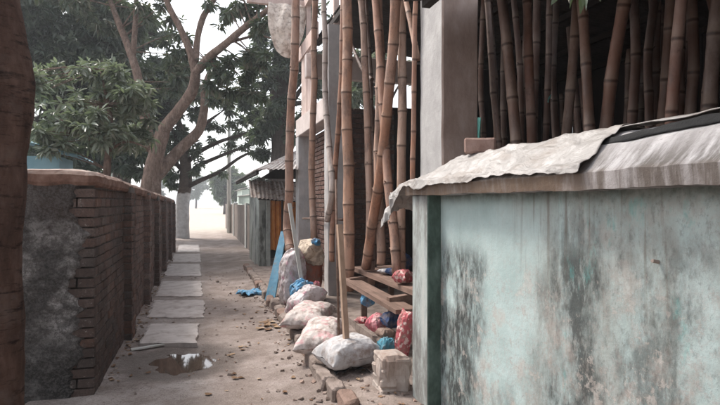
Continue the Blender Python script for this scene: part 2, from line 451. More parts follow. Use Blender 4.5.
def bamboo_mat(name, cols, dirt=(.07, .04, .03), amt=.5):
    m = Mat(name, .5, .35)
    r = m.objrand()
    base = m.ramp(r, [(i/(len(cols)-1), c) for i, c in enumerate(cols)])
    g = m.noise(14, 7, .65, sc=(1, 1, .12))
    base = m.mix(m.ramp(g, [(.40, 0), (.56, .75)]), base, m.mix(.5, base, (.10, .05, .03)))
    gr = m.ramp(m.noise(2.2, 5, .6, sc=(1, 1, .6), loc=(6, 6, 2)), [(.45, 0), (.65, .45)])
    base = m.mix(gr, base, m.mix(.55, base, (.42, .36, .33)))
    sp = m.ramp(m.noise(6, 8, .72, sc=(1, 1, .5), loc=(3, 1, 1)), [(.50, 0), (.60, amt)])
    base = m.mix(sp, base, dirt)
    fl = m.ramp(m.noise(48, 6, .7, sc=(1, 1, .45), loc=(2, 8, 1)), [(.60, 0), (.66, .6)])
    base = m.mix(fl, base, (.06, .035, .025))
    at = m.N('ShaderNodeAttribute'); at.attribute_name = 'node'
    base = m.mix(m.math('MULTIPLY', at.outputs['Fac'], .88), base, (.035, .02, .014))
    at2 = m.N('ShaderNodeAttribute'); at2.attribute_name = 'bloom'
    base = m.mix(m.math('MULTIPLY', at2.outputs['Fac'], .38), base, (.48, .38, .30))
    m.color(base)
    m.rough(m.ramp(m.noise(9, 5, .6), [(.3, .42), (.7, .75)]))
    m.bump(m.noise(90, 5, .6, sc=(1, 1, .06)), .25, .003); return m.m
M_bam = bamboo_mat('seasoned_bamboo', [(.38, .205, .135), (.45, .265, .18), (.36, .175, .105), (.47, .325, .25), (.33, .15, .09), (.43, .28, .215)])
M_bam_pale = bamboo_mat('grey_bamboo', [(.46, .40, .37), (.50, .43, .39)], amt=.3)
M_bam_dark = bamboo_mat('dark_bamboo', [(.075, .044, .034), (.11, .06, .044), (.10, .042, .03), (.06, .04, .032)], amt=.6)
M_bam_in = bamboo_mat('shaded_brown_bamboo', [(.12, .066, .047), (.14, .078, .056), (.17, .064, .04), (.12, .075, .058)], amt=.6)  # darker copy of the bamboo: yard shade put into its colour
def woodmat(name, a, b, ax=1, rough=.8):
    m = Mat(name, rough, .25)
    sc = [6, 6, 6]; sc[ax] = .5
    n = m.noise(4, 8, .7, sc=tuple(sc), src='world')
    c = m.ramp(n, [(.3, a), (.7, b)])
    d = m.ramp(m.noise(5, 6, .6), [(.5, 0), (.75, .6)])
    c = m.mix(d, c, tuple(x*.5 for x in a))
    m.color(c); m.bump(n, .5, .005); return m.m
M_plank = woodmat('weathered_plank', (.10, .062, .047), (.25, .165, .13), 1)
M_batten = woodmat('pale_batten', (.30, .20, .14), (.46, .33, .25), 2)
M_board = woodmat('pinkish_boards', (.44, .33, .29), (.58, .46, .42), 2)
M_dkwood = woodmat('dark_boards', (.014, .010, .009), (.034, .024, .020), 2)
M_blueplank = plain('blue_painted_wood', (.07, .20, .31), (.15, .33, .45), 9, .7, .4, .006, extra=((.24, .22, .2), 12, .55, .75))
M_tin = plain('grey_tin', (.30, .28, .27), (.50, .47, .45), 5, .6, .3, .005, extra=((.16, .10, .075), 6, .45, .7))
M_tin_rust = plain('dusty_rusted_tin', (.28, .22, .19), (.46, .40, .36), 6, .8, .6, .01, extra=((.15, .085, .06), 9, .48, .7))
M_tin_dark = plain('sooty_roof_tin', (.03, .026, .024), (.07, .06, .054), 5, .8, .3)
M_tin_blue = plain('blue_roof_tin', (.16, .30, .36), (.24, .40, .46), 3, .6, .2)
M_curtain = plain('orange_curtain', (.48, .17, .035), (.70, .30, .08), 5, .85, .3, .006)
M_dark = plain('dark_doorway_wall', (.012, .011, .01), (.03, .027, .025), 6, .9, .2)
def sackmat(name, a, b, motif=None, lo=.52, hi=.6, weave=True, msc=7):
    m = Mat(name, .7, .3)
    c = m.ramp(m.noise(9, 8, .65), [(.3, a), (.7, b)])
    if motif: c = m.mix(m.ramp(m.noise(msc, 3, .5, loc=(3, 7, 2)), [(lo, 0), (hi, .85)]), c, motif)
    c = m.mix(m.ramp(m.noise(13, 8, .7, loc=(1, 1, 9)), [(.46, 0), (.64, .75)]), c, (.20, .148, .118))
    m.color(c)
    h = m.noise(30, 7, .6)
    m.bump(h, .5, .01); return m.m
M_sk_white = sackmat('white_woven_sack', (.36, .35, .355), (.52, .51, .515))
M_sk_pink = sackmat('pink_print_sack', (.44, .385, .36), (.58, .52, .495), (.48, .26, .27), .54, .64, msc=12)
M_sk_pale = sackmat('pale_pink_sack', (.50, .45, .455), (.62, .575, .58), (.54, .26, .33), .58, .66, msc=10)
M_sk_red = sackmat('brick_red_sack', (.26, .075, .045), (.36, .125, .075), (.30, .22, .17), .56, .7)
M_sk_cream = sackmat('cream_sack_cloth', (.44, .35, .26), (.58, .49, .39))
M_bl = sackmat('blue_plastic', (.05, .22, .42), (.14, .36, .55), (.30, .46, .56), .58, .72, msc=14)
M_dkbl = sackmat('dark_blue_cloth', (.02, .045, .12), (.04, .08, .19))
M_teal = sackmat('teal_plastic', (.04, .16, .22), (.08, .26, .34))
M_pinkbag = sackmat('pink_plastic', (.50, .09, .13), (.62, .22, .25), (.68, .42, .42), .56, .7)
M_redpat = sackmat('red_print_cloth', (.34, .05, .07), (.46, .12, .13), (.66, .5, .46), .54, .58, msc=26)
M_brownbag = sackmat('brown_bundle_cloth', (.16, .10, .075), (.28, .19, .15))
M_greenscrap = plain('turquoise_sheet', (.10, .34, .30), (.18, .44, .39), 6, .6, .2)
M_tarp = sackmat('pale_tarp', (.54, .46, .40), (.70, .62, .55), (.40, .28, .24), .60, .72)

def bark(name, cols, bs=1.0, ringy=False):
    m = Mat(name, .95, .15)
    n = m.noise(9, 9, .7, sc=(1, 1, .35))
    c = m.ramp(n, [(.3, cols[0]), (.5, cols[1]), (.72, cols[2])])
    l = m.ramp(m.noise(4, 6, .65, loc=(4, 1, 4)), [(.55, 0), (.7, .5)])
    c = m.mix(l, c, cols[3])
    if ringy:
        rgn = m.ramp(m.noise(5, 8, .7, sc=(1, 1, 4.5), loc=(6, 2, 1)), [(.36, .85), (.46, 0)])
        c = m.mix(rgn, c, tuple(x*.35 for x in cols[0]))
        h = m.math('ADD', m.noise(26, 9, .75, sc=(1, 1, 1.6)), m.math('MULTIPLY', m.noise(5, 8, .7, sc=(1, 1, 4.5), loc=(6, 2, 1)), 1.5))
        m.color(c); m.bump(h, 1, .05); return m.m
    c = m.mix(m.ramp(m.noise(20, 8, .75, sc=(1, 1, .4), loc=(1, 7, 2)), [(.49, 0), (.55, .5)]), c, tuple(x*.7 for x in cols[0]))
    m.color(c); m.bump(m.noise(20, 9, .78, sc=(1, 1, .5)), 1, .06*bs); return m.m
M_bark_near = bark('dark_near_bark', [(.065, .036, .027), (.145, .082, .06), (.27, .165, .125), (.22, .17, .145)], ringy=True)
M_bark = bark('mango_bark', [(.14, .092, .072), (.24, .165, .13), (.36, .265, .215), (.38, .305, .265)])
M_bark_far = bark('far_bark', [(.05, .038, .034), (.085, .066, .058), (.13, .105, .09), (.13, .115, .105)])
def lime_trunk():
    m = Mat('limewashed_bark', .9, .15)
    z = m.sep(m.pos())[2]
    n = m.ramp(m.noise(6, 6, .65), [(.35, (.40, .38, .37)), (.7, (.58, .57, .56))])
    d = m.ramp(m.noise(9, 6, .7), [(.3, (.06, .045, .038)), (.7, (.13, .10, .085))])
    f = m.smooth(m.math('ADD', z, m.math('MULTIPLY', m.noise(3, 4, .6), .3)), 2.05, 2.12)
    m.color(m.mix(f, n, d)); m.bump(m.noise(26, 7, .7), .7, .02); return m.m
M_lime = lime_trunk()
def leafmat(name, cols, tr=.22, rough=.36):
    m = Mat(name, rough, .45)
    c = m.ramp(m.islrand(), [(i/(len(cols)-1), q) for i, q in enumerate(cols)])
    m.color(c)
    t = m.N('ShaderNodeBsdfTranslucent'); m.L(m.mix(.5, c, (.16, .24, .05)), t.inputs['Color'])
    mx = m.N('ShaderNodeMixShader'); mx.inputs[0].default_value = tr
    m.L(m.b.outputs[0], mx.inputs[1]); m.L(t.outputs[0], mx.inputs[2]); m.L(mx.outputs[0], m.out.inputs['Surface']); return m.m
M_leaf_dark = leafmat('dark_mango_leaf', [(.040, .058, .046), (.072, .098, .074), (.115, .145, .11), (.058, .080, .064), (.18, .20, .165)])
M_leaf_mid = leafmat('mango_leaf', [(.048, .066, .050), (.080, .104, .074), (.118, .144, .102), (.066, .088, .068), (.17, .15, .115)])
M_leaf_pale = leafmat('pale_shrub_leaf', [(.13, .16, .115), (.19, .22, .165), (.27, .295, .235), (.16, .19, .135), (.36, .365, .315)], .25)
M_leaf_far = leafmat('far_leaf', [(.07, .10, .06), (.10, .14, .085), (.13, .17, .11)])

# ------------------------------------------------------------------ ground
def gz(x, y):
    p = (x, y, 0)
    h = .018*fbm(p, 1.6, 3, 3)
    if -1.3 < x < 2.0 and 2 < y < 30:
        h += .010*fbm(p, 7, 1, 3)*(1.0 if x > .1 else .5)
        if x > .3: h += .012*max(0, fbm(p, 12, 5, 3))*min(1, (x-.3)*2)
        h += .035*max(0, min(1, (x-.55)/.5))            # the dirt banks up towards the kerb
        h += .03*max(0, min(1, (-.60-x)/.2))
    d = math.hypot((x-PUD.x)/.36, (y-PUD.y)/.52)
    d += .35*fbm(p, 3.1, 9, 3)
    if d < 1.3: h -= .03*min(1, (1.3-d)/.9) - .016*fbm(p, 5.5, 2, 3)*min(1, (1.3-d)*2)
    return h
def lines(a, b, step, far_lo, far_hi):
    out = [a]; 
    while out[-1] < b: out.append(out[-1]+step)
    d = step; q = out[-1]
    while q < far_hi: d *= 1.22; q += d; out.append(q)
    d = step; q = a; lo = []
    while q > far_lo: d *= 1.22; q -= d; lo.append(q)
    return lo[::-1] + out
xs = lines(-1.1, 2.0, .022, -900, 900)
ys = lines(2.8, 11.0, .026, -300, 1500)
vs = [(x, y, gz(x, y)) for y in ys for x in xs]
nx = len(xs)
fs = [(j*nx+i, j*nx+i+1, (j+1)*nx+i+1, (j+1)*nx+i) for j in range(len(ys)-1) for i in range(nx-1)]
g = MB(); g.add(vs, fs); struct(g.build('ground', M_ground, smooth=True))

# puddle: a flat water sheet lying in the hollow
def pud(u, v):
    t = 2*math.pi*u; r = v*(.92 + .22*math.sin(2*t+1) + .12*math.sin(3*t) + .07*math.sin(7*t))
    return (PUD.x + .36*r*math.cos(t), PUD.y + .50*r*math.sin(t), -.0195)
w = MB().grid(pud, 60, 6, True); struct(w.build('puddle', M_water))

# ------------------------------------------------------------------ raised verge with kerb and yard floor
KX = 1.01
def verge_h(x, y):
    p = (x, y, 2)
    return .10 + .03*fbm(p, 4, 3, 4) + .016*fbm(p, 14, 6, 3)
def kx(y): return KX + .05*nz((0, y, 0), .8, 4) + .025*nz((0, y, 0), 4, 2)
def verge(u, v):
    y = 3.0 + 10.0*v
    x0 = kx(y) + .05
    x = x0 + (1.80-x0)*u
    z = verge_h(x, y) if u > 0 else -.02
    return (x, y, z)
vg = struct(MB().grid(verge, 40, 300).build('verge', M_earth, smooth=True))
yd = MB(); yd.box((4.25, 3.5, .08), (5.1, 14, .20)); yfloor = struct(yd.build('yard_floor', M_earth))
M_stubb = plain('dusty_kerb_brick', (.17, .11, .085), (.29, .20, .165), 8, .95, .8, .015)
kerb = struct(MB().box((KX+.07, 8.0, -.02), (.05, 10.0, .10)).build('kerb', M_earth))
rg = random.Random(3)
y = 3.2; meshes = []
import bmesh
def rough_block(d, seed, jit=.012, sub=2, mat=None, name='kerb_block', bev=.16):
    bm = bmesh.new(); bmesh.ops.create_cube(bm, size=1)
    bmesh.ops.scale(bm, vec=d, verts=bm.verts)
    bmesh.ops.bevel(bm, geom=bm.edges, offset=min(d)*bev, segments=1, affect='EDGES')
    bmesh.ops.subdivide_edges(bm, edges=[e for e in bm.edges if e.calc_length() > min(d)*.5], cuts=sub, use_grid_fill=True)
    for v in bm.verts:
        n = Vector((nz(v.co, 9, seed), nz(v.co, 9, seed+11), nz(v.co, 9, seed+23)))
        v.co += n*jit + v.co.normalized()*nz(v.co, 3, seed+5)*jit
    me = bpy.data.meshes.new(name); bm.to_mesh(me); bm.free()
    if mat: me.materials.append(mat)
    return me
while y < 12.6:
    l = rg.uniform(.22, .52)
    me = rough_block((.12, l-.02, .17), y, .022, 3, M_stubb if rg.random() < .25 else M_earth)
    o = bpy.data.objects.new('kerb_block', me); COL.objects.link(o)
    o.parent = kerb; o.location = (kx(y+l/2)+.02, y+l/2, .052+rg.uniform(-.012, .008)); o.rotation_euler = (rg.uniform(-.04, .04), rg.uniform(-.10, .10), rg.uniform(-.08, .08))
    y += l + (rg.uniform(.05, .25) if rg.random() < .05 else 0)

# ------------------------------------------------------------------ left brick wall
LX = -.80; PX = -.72; A0 = 4.72; A1 = 17.9
def wtop(y): return 1.80 - .16*max(0, (y-A0))/(A1-A0) + .012*nz((0, y, 0), .9, 3)
piers = [(6.5, 6.88), (8.7, 9.08), (10.65, 11.03), (12.8, 13.18), (15.3, 15.68), (17.5, 17.88)]
lw = thing('brick_wall', 'long sooty brick boundary wall with piers along the slab path', 'wall', (LX, A0, 0))
c = MB()
def wall_strip(m, x0, x1, y0, y1, drop=.10, n=20):
    vs = []; 
    for i in range(n+1):
        yy = y0 + (y1-y0)*i/n; t = wtop(yy)-drop
        vs += [(x0, yy, -.08), (x1, yy, -.08), (x1, yy, t), (x0, yy, t)]
    fs = [(3, 2, 1, 0), (n*4, n*4+1, n*4+2, n*4+3)]
    for i in range(n):
        for k in range(4): fs.append((i*4+k, i*4+(k+1) % 4, i*4+4+(k+1) % 4, i*4+4+k))
    m.add(vs, fs)
wall_strip(c, LX-.24, LX-.012, A0+.05, A1-.03, .06)
c.box((-2.35, A0+.14, .82), (2.62, .18, 1.80))
for p0, p1 in piers: wall_strip(c, LX-.02, PX-.014, p0+.012, p1-.012, .06, 2)
c.build('mortar_core', M_mortar, lw)
rg = random.Random(11)
bricks = []      # (centre, dims, rot)
CH = .079
def lay(axis, u0, u1, face, zt, depth=.11, skip=None, L=.238, off0=0.0, out=bricks):
    nc = int(1.9/CH)
    for k in range(nc):
        z = .012 + CH*k + .034
        u = u0 - (0 if k % 2 else L/2) - off0
        while u < u1:
            a, b = max(u, u0), min(u+L, u1); u += L + .012
            if b-a < .05: continue
            m = (a+b)/2
            if z + .03 > zt(m): continue
            if skip and skip(m, z): continue
            pr = rg.uniform(-.006, .005)
            if axis == 'y': cc = (face - depth/2 + pr, m, z + rg.uniform(-.003, .003)); d = (depth, b-a, .068)
            else: cc = (m, face + depth/2 + pr, z + rg.uniform(-.003, .003)); d = (b-a, depth, .068)
            out.append((cc, d, (rg.uniform(-.012, .012), rg.uniform(-.012, .012), rg.uniform(-.02, .02))))
edges = [A0] + [q for p in piers for q in p]
for i in range(0, len(edges), 2):
    y1 = edges[i+1] if i+1 < len(edges) else A1
    lay('y', edges[i] + (.068 if i == 0 else .006), y1-.006, LX, lambda m: wtop(m)-.09)
for p0, p1 in piers: lay('y', p0, p1, PX, lambda m: wtop(m)-.09, .105, L=.185)
lay('x', -1.42, LX-.002, A0, lambda m: 1.70, .06, skip=lambda m, z: m < -1.3)
bricks.sort(key=lambda b: b[0][1])
tmpl = []
for i in range(10):
    me = rough_block((1, 1, 1), i*3.7, .016, 0, M_brick_o, 'brick', .055); tmpl.append(me)
def mkbrick(par, cc, d, rot, meshes=tmpl):
    o = bpy.data.objects.new('brick', rg.choice(meshes)); COL.objects.link(o); o.parent = par
    o.location = Vector(cc)-Vector(par.location); o.scale = d; o.rotation_euler = rot; return o
for b in bricks[:300]: mkbrick(lw, *b)
bm_ = MB()
for cc, d, rot in bricks[300:]: bm_.box(cc, d, rot, .003, 0, rg)
stuff(bm_.build('bricks', M_brick_i, lw))
# flaking plaster on the end face
def fpl(u, v):
    z = -.05 + 1.76*v
    xr = -.905 - .04*math.sin(z*9) - .07*nz((0, 0, z), 5, 2) - .05*nz((0, 0, z), 22, 6)
    x = -3.6 + (xr+3.6)*u**.75
    d = .012 + .0025*math.sin(z/CH*2*math.pi + 2*nz((x, 0, z), 2, 1)) + .014*fbm((x, 0, z), 4, 2, 4) + .006*fbm((x, 0, z), 16, 3, 3)
    return (x, A0-max(.001, d) + .03*max(0, (u-.985)/.015), z)
fp = MB().grid(fpl, 150, 130).build('plaster', M_frontpl, lw, True)
fp['label'] = 'blackened flaking plaster on the end of the wall'
# coping: runs along the lane and turns the corner
def cop_sec(t):   # closed section: outward, up
    return [(-.16, -.05), (.035, -.05), (.05, -.025), (.05, .03), (.02, .062), (-.06, .078), (-.16, .068)]
cm = MB(); sec = cop_sec(0); ns = len(sec)
path = []
for i in range(50): path.append((Vector((-3.6 + (2.74)*i/49, A0+.02, 1.735)), Vector((0, -1, 0))))
for k in range(1, 6):
    a = k/6*math.pi/2; path.append((Vector((-.86 + .05*math.sin(a), A0+.06-.05*math.cos(a), 1.735)), Vector((math.sin(a), -math.cos(a), 0))))
for i in range(170):
    yy = A0+.08 + (A1-A0-.06)*i/169; path.append((Vector((LX-.005, yy, wtop(yy)-.065)), Vector((1, 0, 0))))
vs = []
for P, o in path:
    for k, (a, b) in enumerate(sec):
        q = P + o*a + Vector((0, 0, b)); q += Vector((nz(q, 9, 1), nz(q, 9, 4), nz(q, 7, 8)*1.3))*.010; vs.append(q)
fs = []
for i in range(len(path)-1):
    for k in range(ns): fs.append((i*ns+k, (i+1)*ns+k, (i+1)*ns+(k+1) % ns, i*ns+(k+1) % ns))
fs += [tuple(range(ns)), tuple((len(path)-1)*ns+k for k in range(ns))[::-1]]
cm.add(vs, fs); cm.build('coping', M_coping, lw)

# ------------------------------------------------------------------ slabs in the lane, stick
slabs = [((139, 343), (196, 343), (199, 323), (150, 323), .032, 'thick pale concrete slab lying beside the puddle'),
         ((147, 317), (204, 317), (204, 300), (155, 300), .020, 'second concrete slab beyond the puddle, dirt over its near edge'),
         ((155, 296), (203, 296), (201, 281), (162, 281), .016, 'third concrete slab from the puddle along the brick wall'),
         ((163, 276), (201, 276), (200, 264), (168, 264), .014, 'fourth concrete slab from the puddle along the brick wall'),
         ((170, 262), (201, 262), (200, 254), (174, 254), .012, 'fifth concrete slab from the puddle, thin and dusty'),
         ((177, 252), (200, 252), (199, 245), (179, 245), .014, 'farthest concrete slab near the whitewashed tree trunk')]
for i, (p, q, r, s_, t, lab) in enumerate(slabs):
    P = [onz(*k, t+.01) for k in (p, q, r, s_)]
    m = MB(); rgs = random.Random(i)
    def sl(u, v, P=P, t=t):
        b = P[0].lerp(P[1], u).lerp(P[3].lerp(P[2], u), v)
        e = min(u, v, 1-u, 1-v)
        b = b + Vector((nz(b, 8, i), nz(b, 8, i+9), 0))*.035*(1 if e < .02 else .0)
        b.z = t + .010 + .014*fbm(b, 2.2, i, 3) - (.010 if e < .02 else 0) + .012*(.5-v)*(1 if i == 0 else -.3)
        return b
    n1 = 26
    m.grid(sl, n1, n1)
    top = list(m.v); o0 = len(top)
    ring = [k for k in range(n1)] + [j*n1+n1-1 for j in range(1, n1)] + [(n1-1)*n1+k for k in range(n1-2, -1, -1)] + [j*n1 for j in range(n1-2, 0, -1)]
    low = [(top[k][0]+rgs.uniform(-.006, .006), top[k][1]+rgs.uniform(-.006, .006), -.04) for k in ring]
    m.v += low; L_ = len(ring)
    for k in range(L_): m.f.append((ring[k], o0+k, o0+(k+1) % L_, ring[(k+1) % L_]))
    tag(m.build('concrete_slab', M_slab), lab, 'slab', 'concrete slabs laid along the lane')
a, b = onz(131, 351, .015), onz(164, 344, .03)
m = MB(); d = b-a; m.box((a+b)/2, (d.length, .05, .014), (0, 0, math.atan2(d.y, d.x)), .003)
tag(m.build('wood_strip', M_farpost), 'thin whitish strip of wood lying beside the puddle', 'wood strip')

# ------------------------------------------------------------------ mint wall on the right
gw = thing('plastered_wall', 'mint green stained plaster wall with sloped concrete coping', 'wall', (1.63, 2.0, 0))
m = MB(); 
def facep(u, v):
    yy = -1.6 + (3.56+1.6)*u; z = -.1 + 1.72*v
    return (1.63 - .006*fbm((0, yy, z), 3, 2, 3), yy, z)
m.grid(facep, 90, 40)
m.add([(1.63, -1.6, -.1), (1.63, 3.56, -.1), (1.63, 3.56, 1.62), (1.63, -1.6, 1.62)], [])
m.box((1.70, 1.0, .76), (.12, 5.3, 1.72))
m.build('panel', M_mint, gw)
m = MB().box((1.625, 3.665, .745), (.19, .29, 1.72), cham=.008); pl = m.build('pilaster', M_pil, gw)
pl['label'] = 'weathered pilaster with deep green shade on its return'
m = MB().tube([(1.628, 1.62, 1.33), (1.60, 1.62, 1.335)], .007, 8); m.build('wall_nail', M_tin_rust, gw)
# coping: fascia, slope, ridge, hip at the far end
def capz(y): return 1.845 - .17*max(0, min(1, (y-3.35)/.55))**1.3
def capsec(y):
    zt = capz(y)
    return [(1.95, 1.60), (1.495, 1.603), (1.488, 1.672), (1.52, 1.700), (1.60, 1.700+(zt-1.70)*.60), (1.70, zt), (1.80, zt-.01), (1.95, 1.68)]
cm = MB(); vs = []; ny = 170; k8 = 8
for i in range(ny):
    yy = -1.6 + 5.46*i/(ny-1)
    for (x, z) in capsec(yy):
        q = Vector((x, yy, z)); q += Vector((nz(q, 6, 1)*.006, 0, nz(q, 6, 3)*.008)) + Vector((nz(q, 24, 1), 0, nz(q, 24, 3)))*.003
        vs.append(q)
fs = []
for i in range(ny-1):
    for k in range(k8): fs.append((i*k8+k, i*k8+(k+1) % k8, (i+1)*k8+(k+1) % k8, (i+1)*k8+k))
fs += [tuple(range(k8))[::-1], tuple((ny-1)*k8+k for k in range(k8))]
cm.add(vs, fs); cm.build('coping', M_cap, gw)
# plastic sheet lying over the coping, drooping at the far end
def sheet_pt(u, v):
    # u along the wall (0 near .. 1 far end, beyond the wall), v from lane edge over the ridge to the back
    yy = 1.86 + 2.44*u
    edge = .026*math.sin(u*7) + .03*nz((u*8, 0, 0), 1, 3) + .005*nz((u*40, 0, 0), 1, 5)
    pts = [Vector((1.478, 0, 1.648)), Vector((1.475, 0, 1.685)), Vector((1.512, 0, 1.715))]
    zt = capz(min(yy, 3.85))
    pts = [Vector((1.472, 0, 1.662+edge*.8)), Vector((1.482, 0, 1.695)), Vector((1.525, 0, 1.718)), Vector((1.60, 0, 1.712+(zt-1.70)*.62)), Vector((1.69, 0, zt+.016)), Vector((1.80, 0, zt+.008)), Vector((1.96, 0, 1.70))]
    t = v*6; i = min(5, int(t)); f = t-i
    p = pts[i].lerp(pts[i+1], f); p.y = yy
    wr = .030*abs(fbm((p.x*1.6, p.y*.8, p.z), 6, 2, 4)) + .010*max(0, math.sin(p.y*7 + p.x*19 + 5*nz(p, 2.2, 2))) + .012*max(0, nz((p.x*2, p.y, p.z), 15, 4))
    p.z += wr; p.x -= wr*.5*(1-v)
    over = max(0, yy-3.86)
    if over > 0:
        kk = min(1, over*5)
        p.z -= over*.10 + over*over*.9 + kk*(.05*abs(nz(p, 9, 3)) + .03*abs(nz(p, 22, 5)))
        p.x += kk*(.05*nz(p, 8, 2) + .03*nz(p, 19, 6)) - .03*kk; p.y += kk*.05*nz((p.x*2, 0, p.z), 9, 4)
        p.z -= kk*.13*max(0, .40-v)/.40
    if u < .04: p.z -= .0
    return p
sh = MB().grid(sheet_pt, 190, 54).build('plastic_sheet', M_sheet, smooth=True)
solid(sh, .0018, 1); tag(sh, 'dusty off-white plastic sheet draped over the mint wall coping', 'sheet')
# black strip drawn for the shadowed edge of the folded sheet
def blk(u, v):
    yy = .9 + 1.02*u
    x = 1.665 - .055*u**2 + (.030+.025*(1-u))*(v-.5)
    zt = capz(yy); z = 1.70+(zt-1.70)*min(1, (x-1.52)/.17) if x < 1.69 else zt
    return (x + .006*nz((u*9, v, 0), 1, 3), yy, z + .020 + .012*math.sin(v*math.pi) + .006*nz((u*14, v*3, 0), 1, 1))
bk = MB().grid(blk, 60, 10).build('fold_shadow_strip', M_near_black, smooth=True); solid(bk, .006, 1)
tag(bk, 'black strip drawn as the shadow of the sheet fold on the mint wall coping', 'shadow strip')
def blk2(u, v):
    yy = .2 + 1.66*u; x = 1.67 + .16*v
    zt = capz(yy)
    return (x, yy, zt + .020 + .012*nz((u*14, v*3, 0), 1, 1) + .018*v)
bk = MB().grid(blk2, 60, 8).build('plastic_flap', M_sheet, smooth=True); solid(bk, .004, 1)
tag(bk, 'pale plastic flap folded on the ridge behind the black shadow strip', 'sheet')
# loose brick
me = rough_block((.20, .075, .10), 4, .008, 2, plain('old_pink_brick', (.27, .17, .14), (.40, .28, .24), 14, .95, .8, .01))
p = atL(480, 146, 1.72); o = bpy.data.objects.new('loose_brick', me); COL.objects.link(o); o.location = (1.72, p.y, capz(p.y)+.022+.045); o.rotation_euler = (.05, .04, -.5)
tag(o, 'single worn brick weighing down the plastic sheet on the coping', 'brick')

# ------------------------------------------------------------------ yard frame: columns, beams, brick infill, roof
yg = 'concrete columns of the bamboo yard'
def column(x, y, w, d, z1, lab, mat=None):
    m = MB()
    def f(u, v):
        k = int(u*4+1e-6) % 4
        return None
    n = 40; vs = []
    for i in range(n+1):
        z = -.05 + (z1+.05)*i/n
        for (a, b) in ((0, 0), (.012, -.012), (w-.012, -.012), (w, 0), (w, d), (0, d)):
            q = Vector((x+a, y+b+.012, z)); q += Vector((nz((a, b, z), 3, x), nz((a, b, z), 3, y), 0))*.006; vs.append(q)
    fs = [(i*6+k, i*6+(k+1) % 6, i*6+6+(k+1) % 6, i*6+6+k) for i in range(n) for k in range(6)]
    fs += [(5, 4, 3, 2, 1, 0), tuple(n*6+k for k in range(6))]
    m.add(vs, fs)
    return tag(m.build('concrete_column', mat or M_col), lab, 'column', yg)
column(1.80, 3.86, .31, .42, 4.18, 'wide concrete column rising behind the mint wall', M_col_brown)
column(1.81, 7.80, .25, .25, 4.18, 'concrete column beside the standing sacks, brick wall abutting it')
column(1.83, 10.45, .25, .28, 2.83, 'short concrete column carrying the pale lintel, next to the shack')
m = MB().box((1.96, 9.25, 3.0), (.28, 2.85, .34), cham=.01)
tag(m.build('lintel_beam', M_beam), 'pale concrete lintel beam between two yard columns', 'beam')
bs = thing('board_screen', 'pale pinkish wooden board screen standing on the lintel beam', 'screen', (1.9, 9.6, 3.17))
y0 = 9.12
for i, (wd, zb) in enumerate(((.42, 3.175), (.34, 3.175), (.52, 3.175))):
    MB().box((1.90+.012*(i % 2), y0+wd/2, (zb+4.30)/2), (.03, wd-.012, 4.30-zb), (0, 0, .01*(i-1)), .004).build('board', M_board, bs); y0 += wd
MB().box((1.87, 9.70, 4.42), (.035, 1.75, .26), (.01, 0, 0), .004).build('top_board', M_board, bs)
# brick infill facing the camera
bw = thing('yard_brick_wall', 'dim red brick wall at the far end of the yard behind the poles', 'wall', (2.5, 8.2, 0))
MB().box((2.53, 8.33, 1.50), (.92, .20, 3.0)).build('mortar_core', M_mortar, bw)
yb = []
def lay2(u0, u1, face, z0, z1, out):
    k = 0; z = z0
    while z < z1:
        u = u0 - (0 if k % 2 else .119)
        while u < u1:
            a, b = max(u, u0), min(u+.238, u1); u += .25
            if b-a < .04: continue
            out.append((((a+b)/2, face + .05 + rg.uniform(-.006, .006), z+.034), (b-a, .10, .066), (rg.uniform(-.01, .01), rg.uniform(-.01, .01), rg.uniform(-.02, .02))))
        k += 1; z += .079
lay2(2.07, 2.99, 8.20, .19, 2.96, yb)
tm2 = []
for i in range(8):
    tm2.append(rough_block((1, 1, 1), i*5.1+2, .016, 0, M_brick_y, 'brick', .055))
for b in yb: mkbrick(bw, *b, meshes=tm2)
iw = thing('infill_wall', 'narrow brick infill under the lintel beside the short column', 'wall', (2.1, 9.2, 0))
MB().box((2.16, 9.25, 1.42), (.12, 2.36, 2.80)).build('mortar_core', M_mortar, iw)
k = 0; z = .2
while z < 2.75:
    u = 8.08 - (0 if k % 2 else .12)
    while u < 10.42:
        a, b = max(u, 8.08), min(u+.238, 10.42); u += .25
        if b-a > .05: mkbrick(iw, (2.115+rg.uniform(-.005, .005), (a+b)/2, z+.034), (.09, b-a, .066), (0, 0, rg.uniform(-.02, .02)), tm2)
    k += 1; z += .079
m = MB().box((3.6, 9.55, 3.98), (3.6, .16, .42), cham=.01)
tag(m.build('tie_beam', M_beam), 'pale tie beam crossing the far end of the yard', 'beam')
# roof of corrugated tin on timber
rf = thing('yard_roof', 'dark corrugated tin roof over the bamboo yard', 'roof', (4, 3, 4.3))
def roofp(u, v):
    x = 1.95 + 5.0*u; yy = 3.6 + 5.9*v
    return (x, yy, 4.42 + .012*math.sin(yy/.076*2*math.pi) - .08*(x-1.95))
ro = MB().grid(roofp, 3, 480).build('roof_sheet', M_tin_dark, rf); solid(ro, .003)
def roofl(u, v):
    x = 1.42 + 5.55*u; yy = -4.5 + 8.2*v
    return (x, yy, 3.02 + .012*math.sin(yy/.076*2*math.pi) + .16*min(2.6, (x-1.42)))
ro = MB().grid(roofl, 8, 640).build('shade_roof_sheet', M_tin_dark, rf); solid(ro, .003)  # low section out of view, shaped to darken the yard
for i in range(6):
    MB().box((1.98+i*.95, 6.5, 4.33-.08*(i*.95)), (.06, 5.7, .08)).build('purlin', M_dkwood, rf)
    MB().box((1.55+i*.95, -.4, 2.96+.16*min(2.6, .13+i*.95)), (.06, 8.0, .08)).build('purlin', M_dkwood, rf)
for i in range(20):
    MB().box((2.14+.245*i+.12, 3.72, 3.88), (.235, .025, .80)).build('gap_plank', M_dkwood, rf)  # unseen planks added to close the light gap between the roofs
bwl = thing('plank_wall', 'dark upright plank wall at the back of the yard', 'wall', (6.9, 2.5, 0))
yy = -4.4
